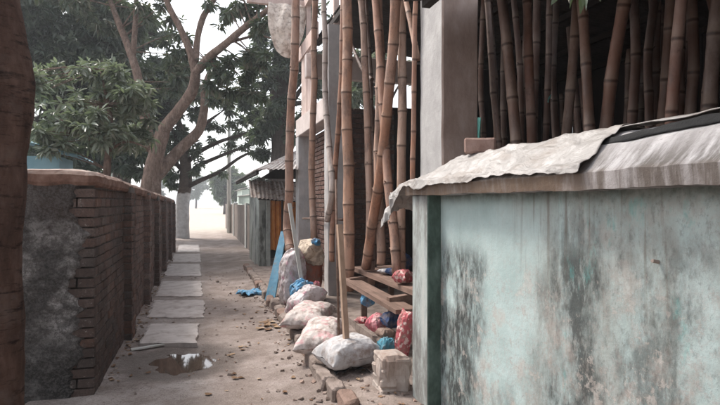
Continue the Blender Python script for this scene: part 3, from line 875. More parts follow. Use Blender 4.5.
while yy < 9.4:
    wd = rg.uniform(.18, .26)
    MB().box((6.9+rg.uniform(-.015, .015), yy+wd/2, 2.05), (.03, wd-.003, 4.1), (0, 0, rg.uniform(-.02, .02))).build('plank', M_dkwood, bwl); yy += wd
bnl = thing('end_plank_wall', 'dark upright plank wall closing the near end of the yard', 'wall', (4.3, -4.3, 0))
xx = 1.9
while xx < 6.8:
    wd = rg.uniform(.18, .26)
    MB().box((xx+wd/2, -4.4+rg.uniform(-.015, .015), 2.0), (wd-.012, .03, 3.7), (0, 0, 0)).build('plank', M_dkwood, bnl); xx += wd
bfl = thing('far_plank_wall', 'dark plank wall right of the yard brick wall with gaps', 'wall', (4.3, 9.3, 0))
xx = 3.15
while xx < 6.8:
    wd = rg.uniform(.18, .26)
    if not (3.18 < xx < 3.34): MB().box((xx+wd/2, 9.35+rg.uniform(-.015, .015), (4.02 if xx > 3.6 else 3.2)/2+.08), (wd-.004, .03, (4.02 if xx > 3.6 else 3.2)), (0, 0, 0)).build('plank', M_dkwood, bfl)
    xx += wd

# ------------------------------------------------------------------ bamboo poles
def bamboo(pts, r0, r1, mat, lab, group, gap=.40, seed=0, n=12):
    rr = random.Random(seed)
    path = smoothpath(pts, 10)
    L = [0]
    for i in range(1, len(path)): L.append(L[-1] + (path[i]-path[i-1]).length)
    tot = L[-1]
    def P(s):
        s = max(0, min(tot, s))
        for i in range(1, len(path)):
            if L[i] >= s: return path[i-1].lerp(path[i], (s-L[i-1])/max(1e-6, L[i]-L[i-1]))
        return path[-1]
    ss = [0.0]; rad = [r0]; nd = [.3]; bl = [0]
    s = rr.uniform(.08, gap*.8); kinks = [(0.0, Vector((0, 0, 0)))]
    while s < tot - .04:
        r = r0 + (r1-r0)*s/tot
        kinks.append((s, Vector((rr.uniform(-1, 1), rr.uniform(-1, 1), 0))*r*.16))
        for ds, k, a, b in ((-.10, .965, 0, 0), (-.035, .985, 0, .15), (-.014, 1.02, .1, .4), (-.005, 1.07, .55, 0), (0, 1.01, .9, 0), (.006, 1.10, .7, 0), (.016, 1.04, .2, .5), (.045, 1.0, 0, .35), (.11, .98, 0, .1)):
            q = s + ds*(1 + r*2)
            if q > ss[-1]+.002 and q < tot: ss.append(q); rad.append(r*k); nd.append(a); bl.append(b)
        s += gap*rr.uniform(.75, 1.15)*(1 if s > .5 else .8)
    ss.append(tot); rad.append(r1); nd.append(.3); bl.append(0)
    kinks.append((tot, Vector((0, 0, 0))))
    def K(q):
        for (a_, va), (b_, vb) in zip(kinks[:-1], kinks[1:]):
            if a_ <= q <= b_: return va.lerp(vb, (q-a_)/max(1e-6, b_-a_))
        return Vector((0, 0, 0))
    m = MB(); m.tube([P(q)+K(q) for q in ss], rad, n)
    nt = len(m.v)
    for (q, kv) in kinks[1:-1]:               # bud scars and cut twig stubs at the joints
        if rr.random() < .55:
            r = r0 + (r1-r0)*q/tot; an = rr.uniform(0, 6.28); dd = Vector((math.cos(an), math.sin(an), .5)).normalized()
            o_ = P(q)+kv; m.tube([o_+dd*r*.75, o_+dd*r*(1.2+rr.random()*.45)], [r*.24, r*.12], 6)
    org = path[0]
    o = m.build('bamboo_pole', mat, None, True, origin=org)
    me = o.data
    for nm, val in (('node', nd), ('bloom', bl)):
        at = me.attributes.new(nm, 'FLOAT', 'POINT')
        vals = [q for q in val for _ in range(n)]; vals += [.55 if nm == 'node' else 0]*(len(me.vertices)-len(vals))
        at.data.foreach_set('value', vals)
    # rough side stubs where twigs were cut
    tag(o, lab, 'bamboo pole', group); return o
GF = 'bamboo poles standing along the yard front'
def pole(pxs, w, L, lab, mat=M_bam, ext=.9, seed=0, gap=.42, L1=None, taper=.9, grp=GF):
    """pxs: (px,py) from the foot upwards; L: distance from the lane axis at foot, L1 at the top."""
    n = len(pxs); L1 = L if L1 is None else L1
    pts = [atL(px, py, L + (L1-L)*i/(n-1)) for i, (px, py) in enumerate(pxs)]
    if ext: pts.append(pts[-1] + (pts[-1]-pts[-2]).normalized()*ext)
    Z = pts[0].y*cs + pts[0].x*sn
    r = w/2*Z/FPX
    return bamboo(pts, r*1.04, r*taper, mat, lab, grp, gap, seed)
pole([(290, 254), (287, 225), (289, 190), (291, 120), (295, 45), (296, 0)], 8.4, 1.27, 'tall bamboo pole rising from the pale sack beside the blue plank', seed=1)
pole([(314, 240), (312, 200), (312, 150), (314, 90), (314, 45), (315, 0)], 6.6, 1.55, 'reddish bamboo pole standing on the cream topped sack', seed=2)
pole([(327, 221), (332, 190), (329, 150), (325, 90), (325, 40), (324, 0)], 6.0, 1.62, 'thin grey-white bamboo pole in front of the column by the sacks', M_bam_pale, seed=3)
pole([(332, 262), (333, 215), (336, 160), (340, 105), (342, 60), (343, 0)], 5.2, 1.68, 'slender bamboo pole leaning beside the thickest pole', seed=4, gap=.36)
pole([(348, 291), (349, 235), (348, 170), (347, 100), (347, 40), (347, 0)], 11.0, 1.70, 'thickest bamboo pole, upright right of the dark column', seed=5, gap=.46)
pole([(371, 285), (370, 230), (369, 170), (367, 100), (364, 40), (361, 0)], 7.6, 1.92, 'bamboo pole before the brick wall leaning slightly to the column', seed=6)
pole([(375, 280), (374, 200), (372, 120), (370, 60), (366, 0)], 4.2, 2.05, 'thin dark bamboo pole close to the brick wall', M_bam_dark, seed=7)
pole([(381, 265), (380, 215), (378, 150), (380, 90), (380, 40), (378, 0)], 9.0, 1.93, 'pinkish bamboo pole standing on the bench plank behind the slanting pole', seed=8)
pole([(366, 268), (373, 225), (381, 175), (387, 115), (392, 55), (396, 0)], 9.6, 1.84, 'orange-brown bamboo pole slanting up from the bench plank', seed=9, gap=.40)
pole([(397, 275), (395, 245), (390, 200), (387, 160), (383, 100), (376, 0)], 9.4, 1.86, 'bamboo pole whose thick foot stands at the bench plank edge', seed=10)
pole([(401, 282), (401, 220), (402, 150), (402, 80), (401, 0)], 9.2, 1.95, 'straight brown bamboo pole next to the wide column', seed=11, gap=.44)
pole([(412, 205), (413, 165), (414, 90), (415, 30), (416, 0)], 5.0, 1.76, 'thin bamboo pole touching the wide column', seed=12, gap=.34, ext=1.2)
pole([(418, 60), (413, 35), (407, 5), (400, -30)], 5.6, 1.79, 'bamboo pole slanting across behind the wide column', seed=13, ext=.6)
pole([(372, 80), (364, 72), (356, 56), (349, 38)], 4.0, 2.0, 'short slanting bamboo stick tied between upright poles', M_bam_dark, seed=14, ext=.1)
# horizontal tie stick
m = MB().tube([atL(303, 219, 1.75), atL(322, 219, 1.75), atL(343, 220, 1.72)], .018, 8)
tag(m.build('tie_stick', M_bam_dark, None, True), 'short horizontal stick tied across the poles above the sacks', 'stick')

# interior of the yard, over the mint wall
GI = 'bamboo poles stored in the dark of the yard'
inner = [([(498, 142), (493, 80), (488, 0)], 7, 2.35, 'slim bamboo pole just inside the yard by the wide column'),
         ([(516, 142), (509, 70), (502, 0)], 12, 2.25, 'thick brown bamboo pole in the yard right of the loose brick'),
         ([(532, 140), (530, 70), (527, 0)], 10, 2.45, 'upright bamboo pole in the yard, two along from the loose brick'),
         ([(566, 138), (571, 90), (577, 0)], 10, 2.7, 'bamboo pole leaning across the reddish pole in the yard'),
         ([(591, 136), (586, 65), (581, 0)], 11, 2.5, 'reddish bamboo pole in the yard leaning against its neighbour'),
         ([(605, 134), (613, 70), (625, 0)], 13, 2.6, 'thick bamboo pole in the yard slanting away from the reddish one'),
         ([(672, 126), (676, 60), (681, 0)], 12, 2.55, 'bamboo pole standing alone above the black shadow strip'),
         ([(708, 120), (713, 60), (719, 0)], 14, 2.8, 'dark bamboo pole beyond the lone pole above the black shadow strip')]
inner += [([(546, 138), (548, 70), (550, 0)], 7, 3.2, 'slim dim bamboo pole behind the upright one in the yard'),
          ([(556, 138), (553, 70), (556, 0)], 8, 3.4, 'dim bamboo pole behind the leaning pole in the yard'),
          ([(632, 132), (636, 60), (634, 0)], 10, 3.1, 'dark bamboo pole behind the thick slanting pole'),
          ([(650, 130), (648, 60), (655, 0)], 9, 3.3, 'dark bamboo pole between the thick slanting pole and the lone pole'),
          ([(690, 124), (694, 60), (692, 0)], 11, 3.2, 'dark bamboo pole close behind the lone pole'),
          ([(484, 142), (481, 80), (484, 0)], 6, 3.0, 'thin dark bamboo pole against the wide column'),
          ([(521, 140), (520, 70), (514, 0)], 7, 3.0, 'thin dim bamboo pole behind the thick brown pole')]
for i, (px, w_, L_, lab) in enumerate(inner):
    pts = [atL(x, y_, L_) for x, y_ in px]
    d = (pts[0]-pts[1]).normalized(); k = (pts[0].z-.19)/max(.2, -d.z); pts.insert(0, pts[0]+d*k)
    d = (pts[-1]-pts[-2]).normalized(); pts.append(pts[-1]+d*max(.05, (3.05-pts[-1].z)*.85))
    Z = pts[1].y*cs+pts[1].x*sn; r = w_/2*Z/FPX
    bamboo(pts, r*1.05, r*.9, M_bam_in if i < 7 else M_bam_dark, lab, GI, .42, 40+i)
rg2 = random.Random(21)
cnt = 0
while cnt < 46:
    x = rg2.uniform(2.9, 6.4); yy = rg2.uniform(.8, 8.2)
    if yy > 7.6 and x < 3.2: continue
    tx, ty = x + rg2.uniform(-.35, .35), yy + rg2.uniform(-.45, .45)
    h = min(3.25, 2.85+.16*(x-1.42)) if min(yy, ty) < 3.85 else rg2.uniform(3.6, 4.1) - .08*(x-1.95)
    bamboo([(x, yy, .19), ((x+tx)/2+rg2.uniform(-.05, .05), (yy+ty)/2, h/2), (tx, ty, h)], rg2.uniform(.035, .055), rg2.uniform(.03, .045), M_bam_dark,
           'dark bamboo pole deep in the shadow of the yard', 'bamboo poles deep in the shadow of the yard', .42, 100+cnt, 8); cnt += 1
# turquoise scraps between the poles
def scrap(px0, px1, py0, py1, L, lab):
    A, B, C_, D = atL(px0, py0, L), atL(px1, py0, L), atL(px1, py1, L), atL(px0, py1, L)
    o = MB().grid(lambda u, v: (A.lerp(B, u).lerp(D.lerp(C_, u), v) + Vector((.02*math.sin(u*9+v*3), 0, 0))), 14, 14).build('plastic_scrap', M_greenscrap, smooth=True)
    solid(o, .003); tag(o, lab, 'plastic scrap')
scrap(474, 480, 118, 175, 2.9, 'turquoise plastic hanging between poles beside the wide column')
scrap(545, 550, 95, 103, 3.2, 'tiny turquoise plastic scrap hanging deep among the yard poles')

# ------------------------------------------------------------------ batten, stick, plank bench
m = MB(); a, b = atZ(343.5, 352, 4.72), atZ(342.5, 225, 4.95)
d = b-a; m.box((a+b)/2, (.046, .036, d.length), (-math.asin(d.y/d.length), math.asin(d.x/d.length), .25), .002)
tag(m.build('wood_batten', M_batten), 'pale square wooden batten standing on the white sandbag', 'batten')
m = MB().tube([atZ(339, 345, 5.05), atZ(337, 250, 5.2), atZ(336, 180, 5.3)], [.013, .012, .011], 8)
tag(m.build('thin_stick', M_plank, None, True), 'thin dark red-brown stick standing beside the pale batten', 'stick')
m = MB(); a, b = atZ(302, 309, 7.1), atZ(293, 204, 7.6); d = b-a
m.box((a+b)/2, (.05, .02, d.length), (-math.asin(d.y/d.length), math.asin(d.x/d.length), .2), .002)
tag(m.build('grey_lath', M_farpost), 'thin grey lath leaning over the blue plastic and pale sack', 'lath')
bn = thing('plank_bench', 'low bench of weathered planks over bags, before the bamboo feet', 'bench', (1.8, 5.3, .2))
MB().box((1.70, 5.35, .625), (.20, 2.0, .045), (.01, .03, .0), .006).build('plank', M_plank, bn)
MB().box((1.95, 5.45, .735), (.24, 2.1, .05), (.0, -.02, .02), .006).build('plank', M_plank, bn)
MB().box((2.22, 5.45, .735), (.22, 2.1, .045), (.0, .01, .0), .006).build('plank', M_plank, bn)
for yy in (4.75, 6.1):
    MB().box((1.98, yy, .655), (.62, .07, .10), (0, -.10, 0), .004).build('cross_bar', M_plank, bn)
    for xx in (1.86, 2.2): MB().box((xx, yy+.05, .38), (.06, .06, .5), (0, 0, 0), .004).build('leg', M_plank, bn)

# ------------------------------------------------------------------ sacks and bags
def sack(name, c, d, rot, mat, seed, wr=.09, sag=.25, parent=None, n=60, tie=0.0, floor=None):
    """stitched pillow: two sheets meeting at a seam, corners drawn out, creased; d = length, width, height"""
    M = Euler(rot).to_matrix(); c = Vector(c)
    def f(u, v, side):
        x, y_ = 2*u-1, 2*v-1
        e = 2.4
        t = max(0, (1-abs(x)**4.2))**.55*max(0, (1-abs(y_)**3.2))**.5
        pull = 1 - .16*(1-abs(x)**2)*abs(y_)**2*0 
        X = x*(1-.10*(1-y_*y_)*abs(x)); Y = y_*(1-.16*(1-x*x)*abs(y_)*.6)
        if tie and x > .3: Y *= 1-tie*((x-.3)/.7)**1.5
        Z = side*t
        if side < 0: Z *= 1-sag
        q = Vector((x*1.3, y_*1.1, Z*.9))
        r1 = abs(fbm(q, 1.5, seed, 4)); r2 = abs(fbm(q+Vector((4, 2, 1)), 3.4, seed+3, 3))
        w_ = wr*(1.0*fbm(q, .8, seed+8, 2) + 1.3*(.18-r1) + .3*(.12-r2))
        fold = wr*.35*(math.sin(y_*13+2.5*nz(q, 1.2, seed))*max(0, abs(x)-.45)/.55 + math.sin(x*15+2.5*nz(q, 1.2, seed+2))*max(0, abs(y_)-.6)/.4*.6)
        Z += side*(w_*2.2+fold*1.4)*(.25+.75*t)
        X += wr*.6*nz(q, 2.2, seed+5); Y += wr*.8*nz(q, 2.0, seed+7)
        P = c + M @ Vector((X*d[0]/2, Y*d[1]/2, Z*d[2]/2))
        if floor is not None:
            g0 = (verge_h(P.x, P.y) if P.x > kx(P.y)+.06 else gz(P.x, P.y)+.05) if floor == 'verge' else floor
            if P.z < g0+.05: P.z = g0 + .004 + .046*max(0, min(1, (P.z-g0+.08)/.13))
        return P
    m = MB(); m.grid(lambda u, v: f(u, v, 1), n, n)
    m.grid(lambda u, v: f(1-u, v, -1), n, n)
    return m.build(name, mat, parent, True)
def cl(o, lab, cat, group=None): return tag(o, lab, cat, group)
GS = 'filled sacks piled on the verge'
# white sandbag under the batten
c = atZ(348, 352, 4.78); c.z = .225
w1 = sack('sandbag', c, (.52, .42, .29), (.05, -.08, R(14)), M_sk_white, 1, .09, floor='verge'); cl(w1, 'plump white sandbag under the standing batten', 'sack', GS)
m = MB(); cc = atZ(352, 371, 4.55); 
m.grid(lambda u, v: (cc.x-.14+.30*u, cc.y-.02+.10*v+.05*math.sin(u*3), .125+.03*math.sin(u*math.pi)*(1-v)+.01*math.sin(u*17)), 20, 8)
o = m.build('dark_plastic_flap', M_near_black, smooth=True); solid(o, .004); cl(o, 'dark plastic flap under the front of the white sandbag', 'plastic')
c = atZ(322, 333, 5.45); c.z = .215
cl(sack('sandbag', c, (.90, .42, .26), (0, -.06, R(70)), M_sk_pink, 2, .10, floor='verge'), 'pink printed sandbag lying behind the white sandbag', 'sack', GS)
c = atZ(309, 315, 6.35); c.z = .23
cl(sack('sandbag', c, (.92, .48, .25), (0, -.04, R(66)), M_sk_pink, 5, .10, floor='verge'), 'flattened pink printed sandbag at the foot of the standing sacks', 'sack', GS)
c = atZ(294, 284, 7.5); c.z = .50
cl(sack('standing_sack', c, (.86, .36, .38), (0, R(-86), R(25)), M_sk_pale, 8, .12, tie=.45, floor='verge'), 'pale pink-spotted sack standing beside the blue plank', 'sack', GS)
c = atZ(313, 270, 7.75); c.z = .55
ss = thing('standing_sack', 'brick red sack with cream folded top standing by the column', 'sack', (c.x, c.y, .12), GS)
sack('body', c, (.86, .32, .30), (0, R(-88), 0), M_sk_red, 12, .12, parent=ss, floor='verge')
ft = sack('folded_top', atZ(311, 253, 7.62), (.36, .33, .32), (.3, .9, .5), M_sk_cream, 14, .16, parent=ss)
sack('blue_patch', atZ(316, 243, 7.5), (.15, .10, .10), (.2, .3, 1), M_bl, 19, .2, parent=ss); bpy.data.objects['blue_patch'].parent = ft
c = atZ(303, 293, 7.15)
cl(sack('plastic_bag', c, (.34, .20, .30), (.3, .5, .4), M_bl, 21, .22), 'crumpled bright blue plastic bag between the standing sacks', 'bag')
c = atZ(306, 305, 7.0); c.z = .27
cl(sack('slumped_sack', c, (.50, .36, .34), (0, R(-30), R(30)), M_sk_pale, 25, .11, floor='verge'), 'slumped pale sack wedged below the crumpled blue plastic bag', 'sack', GS)
c = atZ(316, 287, 7.2)
cl(sack('pink_rag', c, (.10, .06, .14), (.3, .2, .4), M_pinkbag, 23, .2), 'small pink rag on the brick red sack', 'rag')
# bags below the bench
GB = 'bags stuffed under the plank bench'
def bag(name, px, py, Z, d, rot, mat, seed, lab, cat='bag'):
    c = atZ(px, py, Z); return cl(sack(name, c, d, rot, mat, seed, .17, floor=.18), lab, cat, GB)
bag('plastic_bag', 377, 324, 5.25, (.19, .17, .16), (.1, -.3, .5), M_pinkbag, 31, 'round pink plastic bag under the bench')
bag('cloth_bundle', 391, 321, 5.05, (.17, .14, .15), (.1, .2, .3), M_dkbl, 32, 'dark blue cloth bundle under the bench beside the pink bag')
bag('cloth_bundle', 386, 334, 4.95, (.16, .15, .09), (0, .1, .2), M_brownbag, 33, 'brown cloth bundle under the dark blue bundle')
bag('plastic_bag', 387, 347, 4.75, (.15, .13, .15), (.3, .2, .1), M_teal, 34, 'teal blue plastic bag on the ground by the brick stub')
bag('cloth_bag', 405, 333, 4.55, (.38, .14, .13), (0, R(-80), .3), M_redpat, 35, 'tall red patterned cloth bag beside the mint wall pilaster')
bag('plastic_bag', 368, 300, 5.7, (.14, .10, .18), (.2, .6, .1), M_bl, 36, 'bright blue plastic hanging under the far bench end')
bag('cloth_bundle', 362, 321, 5.6, (.14, .12, .07), (0, .1, .8), M_redpat, 37, 'small red cloth bundle on the floor left of the pink bag')
# things on the bench
def onbench(px, py, Z, d, mat, seed, lab):
    c = atZ(px, py, Z); c.z = .77+d[2]*.38
    cl(sack('folded_cloth', c, d, (0, .05, .7), mat, seed, .14), lab, 'cloth', 'cloths lying on the bench')
onbench(388, 268, 6.0, (.22, .16, .06), M_sk_white, 41, 'white cloth folded on the bench between bamboo feet')
onbench(392, 267, 5.9, (.12, .12, .08), M_dkbl, 44, 'small dark blue cloth on the bench beside the white one')
onbench(402, 262, 6.3, (.20, .18, .22), M_dkbl, 42, 'dark blue cloth heap at the back of the bench')
onbench(403, 280, 5.3, (.20, .16, .14), M_redpat, 43, 'red and white patterned cloth on the bench by the pilaster')
# brick stub
st = thing('brick_stub', 'broken stub of mortared bricks at the mint wall pilaster', 'brick stub', (1.44, 4.02, .06))
p = onz(396, 390, .15)
M_stub = concrete('limed_stub_brick', (.30, .25, .22), (.46, .40, .36), (.19, .11, .08), .48, .7, .7)
bx0, by0 = 1.44, 4.02
for k in range(4):
    for j in range(2):
        me = rough_block((.115 if k % 2 else .23, .23 if k % 2 else .11, .07), k*3+j, .026, 3, M_stub, 'brick')
        o = bpy.data.objects.new('brick', me); COL.objects.link(o); o.parent = st
        q = Vector((bx0 + ((j-.5)*.12 if k % 2 else 0), by0 + (0 if k % 2 else (j-.5)*.12), .10+.076*k))
        if k == 3 and j == 1: q.z -= .02
        o.location = q - Vector(st.location); o.rotation_euler = (rg.uniform(-.05, .05), rg.uniform(-.05, .05), rg.uniform(-.08, .08))
me = rough_block((.236, .232, .325), 3, .03, 4, M_stub, 'mortar')
o = bpy.data.objects.new('mortar', me); COL.objects.link(o); o.parent = st; o.location = Vector((bx0, by0, .205)) - Vector(st.location)

# ------------------------------------------------------------------ leaning blue plank, blue sheet on the ground
a, b = atZ(270, 302, 8.3), atZ(284, 232, 8.9); a.z = .06
m = MB(); d = b-a
ux = d.normalized(); side = Vector((.75, -.66, 0)); side = (side-ux*side.dot(ux)).normalized(); nn = ux.cross(side)
vs = []
for t in (0, 1):
    for s_ in (-1, 1):
        for k in (-1, 1):
            w_ = .085 if t == 0 else .055
            vs.append(a + d*t + side*s_*w_ + nn*k*.014)
m.add(vs, [(0, 1, 3, 2), (4, 6, 7, 5), (0, 4, 5, 1), (2, 3, 7, 6), (0, 2, 6, 4), (1, 5, 7, 3)])
tag(m.build('blue_plank', M_blueplank), 'blue painted plank leaning beside the pale standing sack', 'plank')
c = onz(251, 294, .03)
m = MB().grid(lambda u, v: (c.x-.20+.40*u+.09*nz((u*2, v*4, 3), 1, 2), c.y-.20+.40*v+.16*nz((u*4, v*2, 5), 1, 6), gz(c.x, c.y)+.018+.16*abs(fbm((u*3, v*3, 0), 1.2, 4, 4))), 60, 60)
o = m.build('plastic_sheet', M_bl, smooth=True); solid(o, .004, 1); tag(o, 'crumpled blue plastic sheet lying flat on the lane', 'sheet')

# ------------------------------------------------------------------ shack with curtain
def Pg(px, py): return onz(px, py, 0)
hut = thing('shack', 'small mildewed plaster shack with tin roofs and orange door curtain', 'shack', (1.6, 13.8, 0))
H0, H1 = 12.6, 15.1
m = MB(); m.box((1.37, 13.86, 1.05), (.14, 2.5, 2.15)); m.build('lane_wall', M_hut, hut)
m = MB(); m.box((1.50, 12.60, 1.02), (.10, .12, 2.1), cham=.01); m.build('door_jamb', M_hut, hut)
m = MB(); m.box((3.2, 12.62, 1.05), (2.1, .12, 2.12)); m.build('end_wall', M_hut, hut)
m = MB(); m.box((2.8, 15.05, 1.05), (2.7, .12, 2.1)); m.build('back_wall', M_hut, hut)
m = MB(); m.box((1.30, 13.5, 1.02), (.05, .09, 2.0), cham=.01); m.build('wall_post', M_farpost, hut)
m = MB(); m.box((2.0, 14.3, 1.1), (1.0, .04, 2.0)); m.build('dark_partition', M_dark, hut)
m = MB(); m.grid(lambda u, v: (1.55+.60*u, 12.60+.028*math.sin(u*34+v*.8)+.01*math.sin(u*71), .45+1.20*v+.01*math.sin(u*20)*(1-v)), 80, 16)
o = m.build('curtain', M_curtain, hut, True); solid(o, .004); o['label'] = 'orange cloth curtain hung in the doorway'
def tin(A, B, C_, D, wv, amp, n, mat, par, name='roof_sheet'):
    """A-B low edge, D-C high edge; ribs run from low to high"""
    nn = (B-A).cross(D-A).normalized()
    o = MB().grid(lambda u, v: A.lerp(B, u).lerp(D.lerp(C_, u), v) + nn*amp*math.sin(u*(B-A).length/wv*2*math.pi) + nn*.012*nz((u*4, v*4, 0), 1, 3), n, 8).build(name, mat, par)
    solid(o, .006); return o
V = Vector
tin(V((1.0, 10.35, 2.16)), V((1.0, 16.6, 2.16)), V((2.3, 16.6, 2.78)), V((2.3, 12.35, 2.78)), .10, .014, 460, M_tin, hut)
tin(V((3.6, 12.35, 2.25)), V((3.6, 16.6, 2.25)), V((2.3, 16.6, 2.782)), V((2.3, 12.35, 2.782)), .10, .014, 260, M_tin, hut)
tin(V((1.0, 10.34, 2.17)), V((1.80, 10.34, 2.19)), V((2.3, 12.36, 2.80)), V((2.27, 12.36, 2.80)), .09, .012, 120, M_tin, hut)
m = MB(); m.add([(1.32, 12.66, 2.1), (3.5, 12.66, 2.1), (2.2, 12.66, 2.66), (1.32, 12.74, 2.1), (3.5, 12.74, 2.1), (2.2, 12.74, 2.66)], [(0, 1, 2), (5, 4, 3), (0, 3, 4, 1), (1, 4, 5, 2), (2, 5, 3, 0)])
m.build('gable', M_dkwood, hut)
MB().box((1.05, 13.5, 2.12), (.05, 6.1, .07)).build('eave_beam', M_dkwood, hut)
for i, (xa, ya, da) in enumerate(((1.04, 11.72, 0), (1.58, 11.60, -.05))):
    tin(V((xa, ya, 1.66+da)), V((xa+.62, ya-.04, 1.60+da)), V((xa+.66, 12.58, 2.02+da*.3)), V((xa+.02, 12.58, 2.06+da*.3)), .085, .012, 80, M_tin_rust, hut, 'awning_sheet')
MB().box((1.75, 11.8, 1.60), (1.1, .05, .05), (0, .06, 0)).build('awning_pole', M_dkwood, hut)
for xx in (1.72, 2.25): MB().box((xx, 11.82, .8), (.045, .045, 1.6)).build('awning_post', M_dkwood, hut)

# ------------------------------------------------------------------ far right walls
fw = thing('compound_wall', 'low stained plaster compound wall with pale pier beyond the shack', 'wall', (1.5, 20, 0))
m = MB(); m.box((1.58, 25.0, .70), (.16, 18.5, 1.52)); m.build('wall_body', M_far, fw)
MB().box((1.555, 18.6, .75), (.2, .5, 1.56), cham=.01).build('pier', M_farpost, fw)
MB().box((1.555, 25.5, .75), (.2, .4, 1.56), cham=.01).build('pier', M_farpost, fw)
MB().box((1.60, 20.0, 1.64), (.12, 6.0, .28), cham=.01).build('parapet', M_greenpar, fw)
MB().box((1.60, 20.0, 1.80), (.20, 6.2, .05), cham=.008).build('coping', M_farpost, fw)
b0 = atZ(229, 206, 27); 
m = MB().tube([(b0.x, b0.y, 0), (b0.x, b0.y, 7.0)], [.11, .07], 10)
tag(m.build('utility_pole', M_farpost, None, True), 'slim pale utility pole rising beyond the compound wall', 'pole')
# pale far house
def house(x0, x1, y0, y1, h, matw, matr, lab):
    t = thing('house', lab, 'house', ((x0+x1)/2, (y0+y1)/2, 0))
    MB().box(((x0+x1)/2, (y0+y1)/2, h/2), (x1-x0, y1-y0, h)).build('walls', matw, t)
    ym = (x0+x1)/2
    tin(V((x0-.3, y0-.3, h)), V((x0-.3, y1+.3, h)), V((ym, y1+.3, h+.8)), V((ym, y0-.3, h+.8)), .3, .02, 120, matr, t)
    tin(V((x1+.3, y0-.3, h)), V((x1+.3, y1+.3, h)), V((ym, y1+.3, h+.802)), V((ym, y0-.3, h+.802)), .3, .02, 120, matr, t)
    for k in (.3, .7):
        w_ = MB().box((x0+(x1-x0)*k, y0-.01, h*.55), (.9, .06, 1.0)).build('window', M_farpost, t)
        pn = MB().box((x0+(x1-x0)*k, y0-.02, h*.55), (.8, .06, .9)).build('pane', M_dark, t); pn.parent = w_
    MB().box((x0+(x1-x0)*.5, y0-.012, 1.0), (.9, .06, 2.0)).build('door', M_dkwood, t)
house(4.5, 10, 62, 70, 3.0, M_greenpar, M_tin, 'pale green house standing far off beyond the compound wall')
house(-7.0, -2.2, 9.9, 10.9, 2.3, M_tin_blue, M_tin_blue, 'low pale blue tin shed behind the left brick wall')

# ------------------------------------------------------------------ hanging tarp at the roof corner
pb = thing('corner_frame', 'pinkish timber frame with cross beam at the top of the board screen', 'frame', (1.95, 9.9, 3.17))
MB().box((1.98, 9.2, 5.38), (.10, 2.6, .14), (0, 0, 0), .006).build('beam', M_board, pb)
MB().box((1.42, 10.42, 5.38), (1.15, .10, .13), (0, 0, 0), .004).build('cross_beam', M_board, pb)
for yy in (8.1, 10.3): MB().box((2.0, yy, 4.24), (.08, .08, 2.15)).build('post', M_board, pb)
c0, c1 = atA(273, 4, 10.3), atA(300, 4, 10.3)
def tarp(u, v):
    wdt = .72*(1 - .30*v) + .10*math.sin(v*math.pi)
    xm = (c0.x+c1.x)/2 + .02 - .02*v
    ph = (u-.5)*2
    x = xm + ph*wdt*.5
    z = c0.z + .02 - 1.02*v*(1 - .25*abs(ph)**2)
    bulge = .20*math.sin(min(1, v*1.1)*math.pi)*(1-ph*ph)
    p = Vector((x, 10.33-bulge, z))
    p.y += .035*math.sin(ph*7+3*nz((u*2, v*2, 0), 1.5, 3)) + .05*fbm((u*3, v*4, 1), 1.4, 2, 4)
    return p
o = MB().grid(tarp, 50, 60).build('hanging_tarp', M_tarp, smooth=True); solid(o, .005)
tag(o, 'pale tarp hanging bulged from the beam at the roof corner', 'tarp')

# ------------------------------------------------------------------ litter
rl = random.Random(5)
def leaves_litter(n, fn, smin, smax):
    vs = []; fs = []
    for i in range(n):
        x, y, z = fn()
        L = rl.uniform(smin, smax); w_ = L*rl.uniform(.22, .45); a = rl.uniform(0, 6.28)
        ca, sa = math.cos(a), math.sin(a); cu = rl.uniform(.05, .45)*L; b = len(vs)
        for (p, q, h) in ((-.5, 0, cu*.4), (-.15, w_/L, cu*.5), (.25, w_/L*.7, cu*.3), (.5, 0, cu*rl.random()), (.25, -w_/L*.7, cu*.6), (-.15, -w_/L, cu*.2), (0, 0, 0)):
            vs.append((x + (p*ca - q*sa)*L, y + (p*sa + q*ca)*L, z + .004 + h))
        for k in range(6): fs.append((b+6, b+k, b+(k+1) % 6))
    m = MB(); m.add(vs, fs); return m
def rand_lane():
    while True:
        y = 3.2 + 9.5*rl.random()**1.6
        x = rl.uniform(-.75, 1.05)
        if x < .15 and rl.random() < .78: continue
        return x, y, gz(x, y)
stuff(leaves_litter(170, rand_lane, .02, .075).build('leaf_litter', M_litter))
def rand_verge():
    y = rl.uniform(3.4, 9.5); x = rl.uniform(1.15, 1.65); return x, y, verge_h(x, y)
stuff(leaves_litter(160, rand_verge, .02, .06).build('verge_litter', M_litter))
def heap():
    c = onz(270, 328); x = c.x + rl.gauss(0, .07); y = c.y + rl.gauss(0, .14); return x, y, gz(x, y)
stuff(leaves_litter(16, heap, .06, .14).build('fallen_leaf_heap', M_litter))
def wallfoot():
    y = rl.uniform(5, 16); x = -.78 + abs(rl.gauss(0, .07)) + (.08 if any(p0-.05 < y < p1+.05 for p0, p1 in piers) else 0); return x, y, gz(x, y)
stuff(leaves_litter(240, wallfoot, .02, .07).build('wall_foot_litter', M_litter))
pm = MB()
for i in range(360):
    if rl.random() < .6: x, y, z = rand_lane()
    else: x, y, z = rand_verge()
    s_ = rl.uniform(.004, .016)*(1 if rl.random() < .93 else 2.2)
    pm.box((x, y, z+s_*.2), (s_*rl.uniform(1, 2), s_*rl.uniform(1, 1.7), s_), (rl.uniform(-.5, .5), rl.uniform(-.5, .5), rl.uniform(0, 3)), s_*.18, 0, rl)
